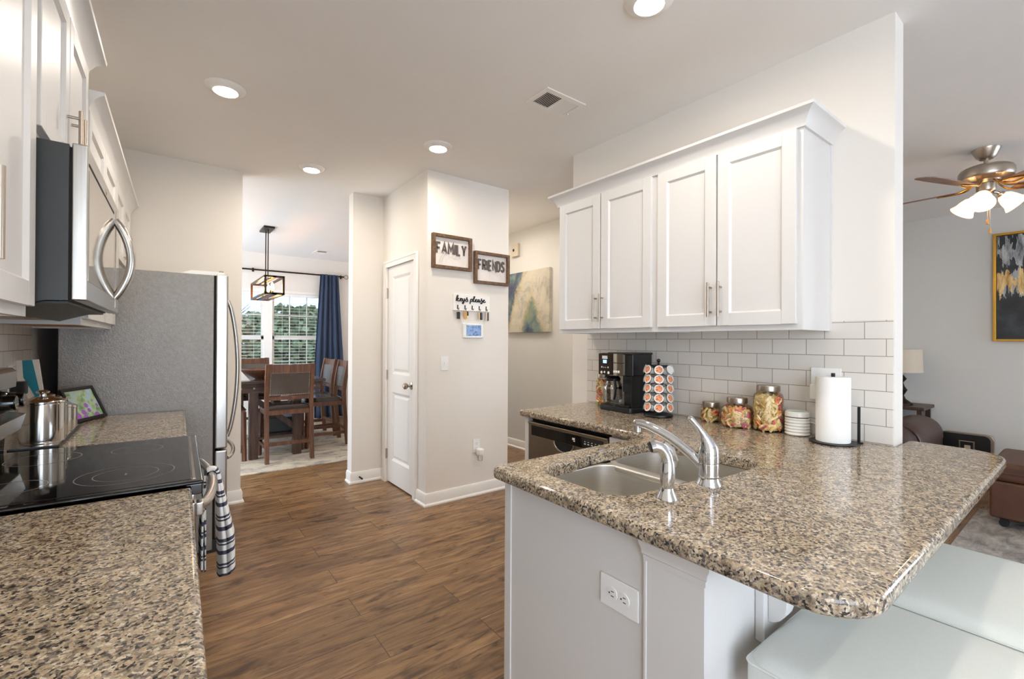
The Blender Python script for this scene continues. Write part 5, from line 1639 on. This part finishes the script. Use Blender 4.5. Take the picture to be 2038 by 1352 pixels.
# ------------------------------------------------------------------ dining room
RUG = [(-0.3, 5.17), (1.98, 5.17), (1.98, 7.75), (-0.3, 7.75)]
solo('dining_rug', MB().box(-0.35, 5.17, 0.0, 2.05, 7.80, 0.010, 0.003), M['rug'], 'cream and grey distressed rug under the dining table', 'rug', (0.85, 6.5, 0))
RZ = 0.0105
TX0, TX1, TY0, TY1, TZ = 0.42, 1.545, 5.72, 7.12, 0.888
t = thing('dining_table', 'dark counter-height dining table with studded apron in the dining room', 'table', (0.98, 6.42, RZ))
part('tabletop', MB().box(TX0, TY0, TZ - 0.035, TX1, TY1, TZ, 0.006), M['tablewood'], t)
mb = MB().box(TX0 + 0.05, TY0 + 0.05, TZ - 0.135, TX1 - 0.05, TY0 + 0.075, TZ - 0.036).box(TX0 + 0.05, TY1 - 0.075, TZ - 0.135, TX1 - 0.05, TY1 - 0.05, TZ - 0.036)
mb.box(TX0 + 0.05, TY0 + 0.075, TZ - 0.135, TX0 + 0.075, TY1 - 0.075, TZ - 0.036).box(TX1 - 0.075, TY0 + 0.075, TZ - 0.135, TX1 - 0.05, TY1 - 0.075, TZ - 0.036)
ap = part('apron', mb, M['tablewood'], t)
mb = MB()
for k in range(8):
    mb.ball((TX0 + 0.12 + k * (TX1 - TX0 - 0.24) / 7, TY0 + 0.049, TZ - 0.085), 0.011, (1, 0.5, 1), 10)
    mb.ball((TX1 - 0.049, TY0 + 0.12 + k * (TY1 - TY0 - 0.24) / 7, TZ - 0.085), 0.011, (0.5, 1, 1), 10)
part('bolt_heads', mb, M['nickel'], ap)
for x in (0.79, 1.24):
    for y in (TY0 + 0.09, TY1 - 0.09):
        part('leg', MB().box(x - 0.045, y - 0.045, RZ, x + 0.045, y + 0.045, TZ - 0.136, 0.004), M['espresso'], t)
part('lower_shelf', MB().box(0.76, TY0 + 0.06, 0.22, 1.27, TY1 - 0.06, 0.25, 0.004), M['tablewood'], t)
for y in (TY0 + 0.09, TY1 - 0.09):
    part('diagonal_brace', MB().box(0.75, y - 0.02, 0.47, 1.28, y + 0.02, 0.53, rot=ry(math.radians(40)), piv=(1.015, y, 0.50)), M['espresso'], t)
t = thing('wooden_bowl', 'wide dark wooden bowl on the dining table', 'bowl', (0.93, 6.05, TZ))
part('bowl', MB().lathe([(0, 0.0), (0.09, 0.0), (0.10, 0.012), (0.22, 0.085), (0.245, 0.115), (0.235, 0.117), (0.21, 0.092), (0.09, 0.022), (0, 0.018)], (0.93, 6.05, TZ), 36), M['cherry'], t)
t = thing('candle_jar', 'small amber candle jar on the dining table beside the bowl', 'candle', (0.93, 5.80, TZ))
part('jar', MB().lathe([(0, 0), (0.03, 0), (0.032, 0.05), (0.029, 0.055), (0, 0.053)], (0.93, 5.80, TZ), 18), M['orange'], t)
for x, y, rr, lab in ((0.66, 5.88, 0.4, 'folded pale napkin standing on the near end of the dining table'),):
    t = thing('napkin', lab, 'napkin', (x, y, TZ))
    part('fold', MB().prism([(x - 0.10, TZ), (x + 0.10, TZ), (x + 0.015, TZ + 0.105), (x + 0.005, TZ + 0.105)], 'y', y - 0.05, y + 0.05, 0.003), M['paper'], t)
t = thing('storage_bin', 'grey-blue bin on the lower shelf of the dining table', 'bin', (1.10, 6.2, 0.25))
part('bin', MB().prism([(0.92, 0.2505), (1.28, 0.2505), (1.30, 0.42), (0.90, 0.42)], 'y', 6.0, 6.45, 0.01), M['greyplastic'], t)
t = thing('white_jug', 'white jug on the lower shelf of the dining table', 'jug', (0.86, 6.05, 0.25))
part('jug', MB().lathe([(0, 0), (0.06, 0), (0.075, 0.05), (0.07, 0.12), (0.045, 0.15), (0.05, 0.17), (0, 0.168)], (0.80, 6.05, 0.2505), 20), M['ceramic'], t)

# counter-height chairs: local front is +y, origin under the seat centre
def make_chair(label):
    t = thing('dining_chair', label, 'chair', (0, 0, 0), 'counter-height dining chairs')
    SZ = 0.585
    hw = 0.228
    W_ = M['cherry']
    for sx in (-1, 1):
        x = sx * hw
        prof = [(-0.265, 0.0), (-0.238, 0.28), (-0.218, SZ - 0.05), (-0.215, SZ + 0.10), (-0.235, 0.86), (-0.275, 1.065)]
        mb = MB()
        w2, d2 = 0.020, 0.024
        rings = []
        for y, z in prof:
            rings.append([mb.bm.verts.new((x + a * w2, y + b * d2, z)) for a, b in ((-1, -1), (1, -1), (1, 1), (-1, 1))])
        for A, B in zip(rings, rings[1:]):
            for k in range(4):
                mb.bm.faces.new((A[k], A[(k + 1) % 4], B[(k + 1) % 4], B[k]))
        mb.bm.faces.new(rings[0][::-1]); mb.bm.faces.new(rings[-1])
        part('leg', mb, W_, t)
        part('leg', MB().loft([((x * 0.97, 0.21, SZ - 0.045), 0.032), ((x * 1.0, 0.225, 0.0), 0.024)], 4), W_, t)
    mb = MB()
    def ycurve(u):
        return -0.018 * (1 - (2 * u - 1) ** 2)
    n = 8
    for z0, z1, yb, th in ((0.975, 1.075, -0.262, 0.026), (0.675, 0.730, -0.216, 0.024)):
        mb = MB()
        for k in range(n):
            u0, u1 = k / n, (k + 1) / n
            xa, xb = -hw - 0.02 + u0 * (2 * hw + 0.04), -hw - 0.02 + u1 * (2 * hw + 0.04)
            if z0 < 0.9:
                xa, xb = -hw + 0.02 + u0 * (2 * hw - 0.04), -hw + 0.02 + u1 * (2 * hw - 0.04)
            up = 0.012 * (2 * ((u0 + u1) / 2) - 1) ** 2 if z0 > 0.9 else 0
            mb.box(xa, yb + ycurve((u0 + u1) / 2) - th / 2, z0 - (up * 0.0), xb, yb + ycurve((u0 + u1) / 2) + th / 2, z1 - 0.012 + up)
        part('top_rail' if z0 > 0.9 else 'lower_rail', mb, W_, t)
    def pan(s):
        return lambda u, v: (-hw + 0.018 + u * (2 * hw - 0.036), -0.222 + ycurve(u) - 0.032 * v ** 1.5 + s * 0.013 - 0.004, 0.725 + v * 0.258)
    mb = MB().grid(pan(-1), 10, 8).grid(pan(1), 10, 8)
    part('back_panel', mb, M['backleather'], t, label='taupe leather back panel')
    mb = MB()
    for k in range(26):
        for v in (0.035, 0.965):
            p = pan(-1)((k + 0.5) / 26, v); mb.ball(p, 0.0062, n=6)
    for k in range(16):
        for u in (0.03, 0.97):
            p = pan(-1)(u, (k + 0.5) / 16); mb.ball(p, 0.0062, n=6)
    part('nailhead_trim', mb, M['nickel'], t)
    part('seat_rail', MB().box(-hw - 0.005, -0.215, SZ - 0.075, hw + 0.005, 0.235, SZ - 0.022, 0.003), W_, t)
    mb = MB()
    def top(u, v):
        a, b = 2 * u - 1, 2 * v - 1
        h = (max(0, 1 - abs(a) ** 6) * max(0, 1 - abs(b) ** 6)) ** 0.5
        return (a * (hw + 0.008), 0.012 + b * 0.232, SZ - 0.022 + 0.058 * h)
    part('seat', mb.grid(top, 14, 14).box(-hw - 0.008, -0.219, SZ - 0.0225, hw + 0.008, 0.243, SZ - 0.021), M['seatleather'], t, sharp=70)
    for z, a, b in ((0.20, (-hw, 0.222), (hw, 0.222)), (0.16, (-hw, -0.246), (-hw, 0.222)), (0.16, (hw, -0.246), (hw, 0.222)), (0.20, (-hw, -0.243), (hw, -0.243))):
        mb = MB()
        if a[0] == b[0]:
            mb.box(a[0] - 0.011, a[1], z - 0.018, a[0] + 0.011, b[1], z + 0.018)
        else:
            mb.box(a[0], a[1] - 0.011, z - 0.018, b[0], a[1] + 0.011, z + 0.018)
        part('stretcher', mb, W_, t)
    return t
c0 = make_chair('dark wood dining chair with its studded taupe back toward the kitchen')
c0.location = (1.105, 5.745, RZ)
dup(c0, (1.628, 6.20, RZ), PI / 2 - 0.06, 'nearer of the two dark dining chairs on the table\'s right side')
dup(c0, (1.63, 6.80, RZ), PI / 2 + 0.04, 'farther of the two dark dining chairs on the table\'s right side, by the curtain')
dup(c0, (0.98, 7.30, RZ), PI, 'dark dining chair at the far end of the table, under the window')
dup(c0, (0.475, 5.985, RZ), -PI / 2, 'dark dining chair on the left side of the table, mostly behind the kitchen wall')

# pendant
PXc, PY0, PY1, PZ0, PZ1 = 1.005, 5.86, 6.92, 1.885, 2.082
t = thing('pendant_lantern', 'open bronze linear pendant lantern hanging over the dining table', 'pendant light', (PXc, 6.39, H))
part('canopy', MB().box(PXc - 0.06, 6.22, H - 0.024, PXc + 0.06, 6.56, H - 0.0005, 0.003), M['bronze'], t)
for y in (6.31, 6.47):
    part('rod', MB().cyl((PXc, y, PZ1 - 0.005), (PXc, y, H - 0.02), 0.0065, n=10), M['bronze'], t)
b = 0.011
mb = MB()
for x in (PXc - 0.095, PXc + 0.095):
    for z in (PZ0, PZ1):
        mb.box(x - b, PY0, z - b, x + b, PY1, z + b)
    for y in (PY0 + b, PY1 - b):
        mb.box(x - b, y - b, PZ0, x + b, y + b, PZ1)
for y in (PY0 + b, PY1 - b):
    for z in (PZ0, PZ1):
        mb.box(PXc - 0.095, y - b, z - b, PXc + 0.095, y + b, z + b)
mb.box(PXc - 0.018, PY0, PZ1 - b, PXc + 0.018, PY1, PZ1 + b).box(PXc - 0.028, PY0, PZ0 - b, PXc + 0.028, PY1, PZ0 + b)
part('frame', mb, M['bronze'], t)
for k in range(4):
    y = PY0 + 0.16 + k * (PY1 - PY0 - 0.32) / 3
    sk = part('socket', MB().cyl((PXc, y, PZ0 + b), (PXc, y, PZ0 + 0.045), 0.013, n=12), M['brass'], t)
    part('bulb', MB().lathe([(0.008, 0.045), (0.014, 0.06), (0.018, 0.085), (0.014, 0.115), (0.005, 0.14), (0, 0.145)], (PXc, y, PZ0), 14), M['bulb'], sk)

# curtain and rod
t = thing('curtain_rod', 'bronze curtain rod with a ring finial across the dining window', 'curtain rod', (0.95, 8.18, 2.46))
part('rod', MB().cyl((-0.6, 8.185, 2.455), (2.50, 8.185, 2.462), 0.0125, n=14), M['bronze'], t)
part('finial', MB().tube([(2.54 + 0.034 * math.cos(q), 8.185, 2.462 + 0.034 * math.sin(q)) for q in [2 * PI * k / 18 for k in range(19)]], 0.008, 8), M['nickel'], t)
for x in (1.10, 2.46):
    part('bracket', MB().box(x - 0.008, 8.185, 2.452, x + 0.008, 8.2395, 2.466).box(x - 0.014, 8.232, 2.43, x + 0.014, 8.2395, 2.49), M['bronze'], t)
def cur(u, v):
    z = 2.475 - v * 2.455
    spread = 0.30 + 0.16 * min(1, v * 1.6)
    cx = 2.245 + 0.03 * v
    x = cx + (u - 0.5) * spread - 0.03 * v * (1 - u)
    y = 8.150 + 0.032 * math.sin(u * 2 * PI * 5 + 0.5 * math.sin(3 * v)) * (0.6 + 0.4 * v) + 0.010 * math.sin(u * 2 * PI * 2.3 + v * 2)
    return (x, y, z)
cu = solo('curtain', MB().grid(cur, 70, 26), M['navy'], 'navy blue curtain panel drawn to the right side of the dining window', 'curtain', (2.26, 8.15, 0.02), sharp=80)
sm = cu.modifiers.new('thickness', 'SOLIDIFY'); sm.thickness = 0.004
# ------------------------------------------------------------------ living room glimpses
solo('living_rug', MB().box(2.62, -1.9, 0.0, 5.25, 0.64, 0.010, 0.003), M['rug2'], 'grey mottled rug on the living room floor behind the bar', 'rug', (4.1, -0.6, 0))
OX, OY, OZ = 4.83, 0.535, 0.0105
t = thing('ottoman', 'rust brown leather ottoman on black casters at the right edge of the photo', 'ottoman', (5.2, 0.2, OZ))
part('body', MB().box(OX, -0.25, 0.075, OX + 0.75, OY, 0.345, 0.018, 4), M['ottomanleather'], t)
part('lid_cushion', MB().box(OX - 0.006, -0.256, 0.345, OX + 0.756, OY + 0.006, 0.480, 0.035, 5), M['ottomanleather'], t)
part('lid_seam', MB().tube([(OX - 0.008, -0.256, 0.41), (OX - 0.008, OY + 0.008, 0.41), (OX + 0.757, OY + 0.008, 0.41)], 0.005, 6), M['ottomanleather'], t)
for x in (OX + 0.06, OX + 0.69):
    for y in (OY - 0.07, -0.18):
        part('caster', MB().cyl((x - 0.018, y, OZ + 0.027), (x + 0.018, y, OZ + 0.027), 0.027, n=16).box(x - 0.024, y - 0.02, 0.055, x + 0.024, y + 0.02, 0.078), M['rubber'], t)

# sofa: only its rounded right arm shows
t = thing('sofa', 'brown leather sofa with a fat rounded arm, half hidden by the tiled wall', 'sofa', (5.75, 2.0, 0))
def arm(y0, y1):
    mb = MB()
    def prof(u, v):
        # rounded arm running along x
        ang = PI * v
        cy, cz = (y0 + y1) / 2, 0.42
        hw_ = (y1 - y0) / 2
        x = 5.30 + u * 0.92
        puff = 1.0 - 0.18 * (2 * u - 1) ** 6
        return (x, cy - hw_ * puff * math.cos(ang), cz + 0.205 * puff * math.sin(ang) ** 0.8)
    mb.grid(prof, 16, 16)
    mb.box(5.30, y0 + 0.02, 0.06, 6.22, y1 - 0.02, 0.46, 0.05, 4)
    mb.ball((5.31, (y0 + y1) / 2, 0.40), 0.19, (0.35, 0.9, 1.1), 20)
    return mb
part('arm', arm(0.985, 1.36), M['leather'], t, sharp=70)
part('arm', arm(2.72, 3.10), M['leather'], t, sharp=70)
part('seat_cushion', MB().box(5.34, 1.36, 0.22, 6.0, 2.04, 0.50, 0.06, 4), M['leather'], t)
part('seat_cushion', MB().box(5.34, 2.05, 0.22, 6.0, 2.72, 0.50, 0.06, 4), M['leather'], t)
part('backrest', MB().box(5.92, 1.42, 0.22, 6.24, 2.72, 0.90, 0.09, 5), M['leather'], t)
part('base', MB().box(5.36, 1.05, 0.03, 6.2, 3.04, 0.24, 0.02), M['leather'], t)
part('arm_seam', MB().tube([(5.30 + 0.0, 1.17 - 0.165 * math.cos(q), 0.43 + 0.175 * math.sin(q)) for q in [PI * k / 16 for k in range(17)]], 0.008, 6), M['seatleather'], t)

t = thing('side_table', 'dark wood side table in the corner behind the sofa arm', 'side table', (6.50, 1.42, 0))
part('top', MB().box(6.27, 1.165, 0.64, 6.74, 1.68, 0.675, 0.006), M['espresso'], t)
for x in (6.32, 6.69):
    for y in (1.21, 1.63):
        part('leg', MB().box(x - 0.02, y - 0.02, 0, x + 0.02, y + 0.02, 0.64), M['espresso'], t)
t = thing('table_lamp', 'table lamp with a linen drum shade behind the end of the tiled wall', 'lamp', (6.45, 1.39, 0.676))
part('foot', MB().lathe([(0, 0), (0.10, 0), (0.10, 0.015), (0.04, 0.06), (0.025, 0.10), (0.055, 0.16), (0.03, 0.20), (0.02, 0.24), (0.05, 0.28), (0.015, 0.33), (0.012, 0.42), (0, 0.42)], (6.45, 1.39, 0.676), 24), M['bronze'], t)
part('lamp_shade', MB().lathe([(0.185, 0.355), (0.175, 0.605), (0.172, 0.605), (0.182, 0.355)], (6.45, 1.39, 0.676), 40, cap=False), M['shade'], t)

# dark flat unit leaning at the living room wall
t = thing('floor_heater', 'flat black box with rounded silver rim and small silver handle by the living room wall', 'heater', (6.33, 0.86, 0))
def rrect(y0, y1, z0, z1, r):
    return arc(y1 - r, z1 - r, r, 0, 90, 6) + arc(y0 + r, z1 - r, r, 90, 180, 6) + [(y0, z0), (y1, z0)]
part('rim', MB().prism(rrect(0.665, 1.050, 0.0, 0.462, 0.05), 'x', 6.30, 6.36, 0.006), M['nickel'], t)
part('front', MB().prism(rrect(0.688, 1.045, 0.015, 0.450, 0.045), 'x', 6.288, 6.30, 0.003), M['black'], t)
part('handle', MB().tube([(6.278, 0.80, 0.23), (6.268, 0.80, 0.26), (6.268, 0.80, 0.385), (6.268, 0.90, 0.385), (6.268, 0.90, 0.26), (6.278, 0.90, 0.23)], 0.009, 8), M['nickel'], t)
part('handle_plate', MB().box(6.279, 0.825, 0.24, 6.2885, 0.868, 0.345, 0.003), M['shade'], t)

t = thing('gold_framed_painting', 'black, silver and gold abstract painting in a gold frame on the living room wall', 'painting', (6.779, 0.33, 1.37))
y0, y1, z0, z1 = -0.14, 0.722, 1.370, 2.468
mb = MB()
for q in ((y0, z0, y0 + .022, z1), (y1 - .022, z0, y1, z1), (y0 + .022, z0, y1 - .022, z0 + .022), (y0 + .022, z1 - .022, y1 - .022, z1)):
    mb.box(6.735, q[0], q[1], 6.7795, q[2], q[3], 0.002)
part('frame', mb, M['gold'], t)
part('canvas', MB().box(6.75, y0 + .026, z0 + .026, 6.7795, y1 - .026, z1 - .026), M['goldart'], t)

# ceiling fan
FXc, FYc = 4.668, 0.535
t = thing('ceiling_fan', 'brushed nickel ceiling fan with wooden blades and three lit bell shades', 'ceiling fan', (FXc, FYc, H))
c = (FXc, FYc, 0)
part('canopy', MB().lathe([(0.076, H - 0.001), (0.074, H - 0.012), (0.052, H - 0.06), (0.036, H - 0.074), (0, H - 0.076)], c, 36), M['nickel'], t)
part('downrod', MB().cyl((FXc, FYc, 2.60), (FXc, FYc, H - 0.07), 0.013, n=16), M['nickel'], t)
part('motor_housing', MB().lathe([(0.0, 2.622), (0.06, 2.620), (0.120, 2.608), (0.138, 2.596), (0.140, 2.588), (0.146, 2.582), (0.148, 2.545), (0.140, 2.528), (0.115, 2.520), (0.075, 2.512), (0.06, 2.490), (0.0, 2.488)], c, 48), M['nickel'], t)
part('switch_housing', MB().lathe([(0.0, 2.49), (0.052, 2.488), (0.052, 2.445), (0.044, 2.432), (0.028, 2.424), (0.028, 2.402), (0.020, 2.392), (0.0, 2.390)], c, 36), M['nickel'], t)
for deg in (159.5, 87.5, 15.5, -56.5, -128.5):
    a = math.radians(deg)
    R2 = rz(a)
    mb = MB()
    pl = [(0.155, -0.042), (0.30, -0.056), (0.55, -0.064), (0.640, -0.058), (0.664, -0.030), (0.664, 0.030), (0.640, 0.058), (0.55, 0.064), (0.30, 0.056), (0.155, 0.042)]
    tilt = rx(math.radians(-11))
    A, B = [], []
    for x, y in pl:
        for lst, z in ((A, 0.003), (B, -0.003)):
            v = R2 @ (tilt @ Vector((x, y, z)))
            lst.append(mb.bm.verts.new((FXc + v.x, FYc + v.y, 2.462 + v.z)))
    mb.bm.faces.new(A); mb.bm.faces.new(B[::-1])
    for k in range(len(pl)):
        mb.bm.faces.new((A[k], A[(k + 1) % 10], B[(k + 1) % 10], B[k]))
    bl = part('blade', mb, M['bladewood'], t)
    mb = MB()
    for s in (-1, 1):
        pts = [R2 @ Vector(q) for q in spline([(0.06, 0.012 * s, 0.045), (0.10, 0.020 * s, 0.010), (0.15, 0.034 * s, -0.005 - s * 0.006), (0.22, 0.026 * s, -0.006 - s * 0.005), (0.26, 0.004 * s, -0.006)], 4)]
        mb.tube([(FXc + p.x, FYc + p.y, 2.462 + p.z) for p in pts], 0.006, 6)
    part('blade_iron', mb, M['brass'], bl)
for deg in (178, 58, -62):
    a = math.radians(deg)
    dirv = Vector((math.cos(a), math.sin(a), 0))
    p0 = Vector((FXc, FYc, 2.428)) + dirv * 0.040
    p1 = Vector((FXc, FYc, 2.405)) + dirv * 0.080
    ax = (dirv * 0.72 - Vector((0, 0, 1)) * 0.69).normalized()
    R2 = Vector((0, 0, 1)).rotation_difference(ax).to_matrix()
    fit = part('lamp_arm', MB().tube([p0, p0 * 0.5 + p1 * 0.5 + Vector((0, 0, 0.006)), p1], 0.010, 10).lathe([(0.022, -0.012), (0.024, 0.004), (0.020, 0.012)], p1, 20, rot=R2), M['nickel'], t)
    sh = part('lamp_shade', MB().lathe([(0.024, 0.006), (0.040, 0.022), (0.052, 0.055), (0.058, 0.085), (0.074, 0.115), (0.072, 0.116), (0.056, 0.086), (0.050, 0.056), (0.038, 0.024), (0.022, 0.008)], p1, 32, rot=R2, cap=False), M['frost'], fit)
    part('bulb', MB().ball(p1 + ax * 0.058, 0.027, n=16), M['fanbulb'], fit)
for dx, dy, zb in ((0.012, -0.018, 2.135), (0.030, -0.004, 2.205)):
    ch = part('pull_chain', MB().cyl((FXc + dx, FYc + dy, zb + 0.03), (FXc + dx, FYc + dy, 2.40), 0.0016, n=6), M['nickel'], t)
    part('chain_fob', MB().lathe([(0.002, 0.036), (0.006, 0.030), (0.0095, 0.008), (0.008, 0), (0, 0)], (FXc + dx, FYc + dy, zb), 14), M['pulls'], ch)
# ------------------------------------------------------------------ outside the dining window
solo('lawn', MB().box(-30, 8.9, -0.75, 60, 90, -0.65), M['lawn'], 'dry straw-coloured lawn outside the dining window', 'lawn', (10, 40, -0.7), kind='structure')
def tree(seed, h, spread, leafmat, lab):
    rnd = random.Random(seed)
    t = thing('tree', lab, 'tree', (0, 0, 0), 'trees beyond the dining window')
    mb = MB().loft([((0, 0, 0), 0.14), ((0.05, 0, h * 0.4), 0.10), ((0, 0.05, h * 0.75), 0.05), ((0.02, 0, h * 0.95), 0.02)], 8)
    for k in range(14):
        z = h * rnd.uniform(0.12, 0.85); a = rnd.uniform(0, 2 * PI); L_ = spread * rnd.uniform(0.5, 1.0)
        mb.loft([((0, 0, z), 0.04), ((L_ * 0.5 * math.cos(a), L_ * 0.5 * math.sin(a), z + L_ * 0.25), 0.025), ((L_ * math.cos(a), L_ * math.sin(a), z + L_ * 0.7), 0.008)], 5)
    part('trunk', mb, M['bark'], t)
    mb = MB()
    for k in range(1500):
        a = rnd.uniform(0, 2 * PI); zz = rnd.uniform(0.0, 1.0) ** 0.9
        r = spread * math.sqrt(rnd.random()) * (0.65 + 0.5 * math.sin(PI * min(1, zz * 1.05)))
        p = Vector((r * math.cos(a), r * math.sin(a), h * (0.03 + 0.97 * zz)))
        s_ = rnd.uniform(0.06, 0.15)
        u = Vector((rnd.uniform(-1, 1), rnd.uniform(-1, 1), rnd.uniform(-1, 1))).normalized() * s_
        w = u.cross(Vector((rnd.uniform(-1, 1), rnd.uniform(-1, 1), rnd.uniform(-1, 1)))).normalized() * s_
        mb.quad(p - u - w, p + u - w, p + u + w, p - u + w)
    part('foliage', mb, leafmat, t)
    return t
ta = tree(1, 3.6, 1.5, M['leaf'], 'bushy green tree in the row beyond the dining window')
tb = tree(2, 3.1, 1.7, M['leaf2'], 'yellow-brown bushy tree in the row beyond the dining window')
ta.location = (5.0, 24, -0.66)
tb.location = (9.9, 24, -0.66)
rnd = random.Random(9)
for k in range(10):
    src = ta if k % 2 == 0 else tb
    x = -2.4 + k * 4.6 if k < 5 else 0.6 + (k - 5) * 4.7
    o = dup(src, (x, 29.0 if k < 5 else 34.0, -0.66), rnd.uniform(0, 6))
    s_ = rnd.uniform(0.95, 1.15)
    o.scale = (s_, s_, s_)
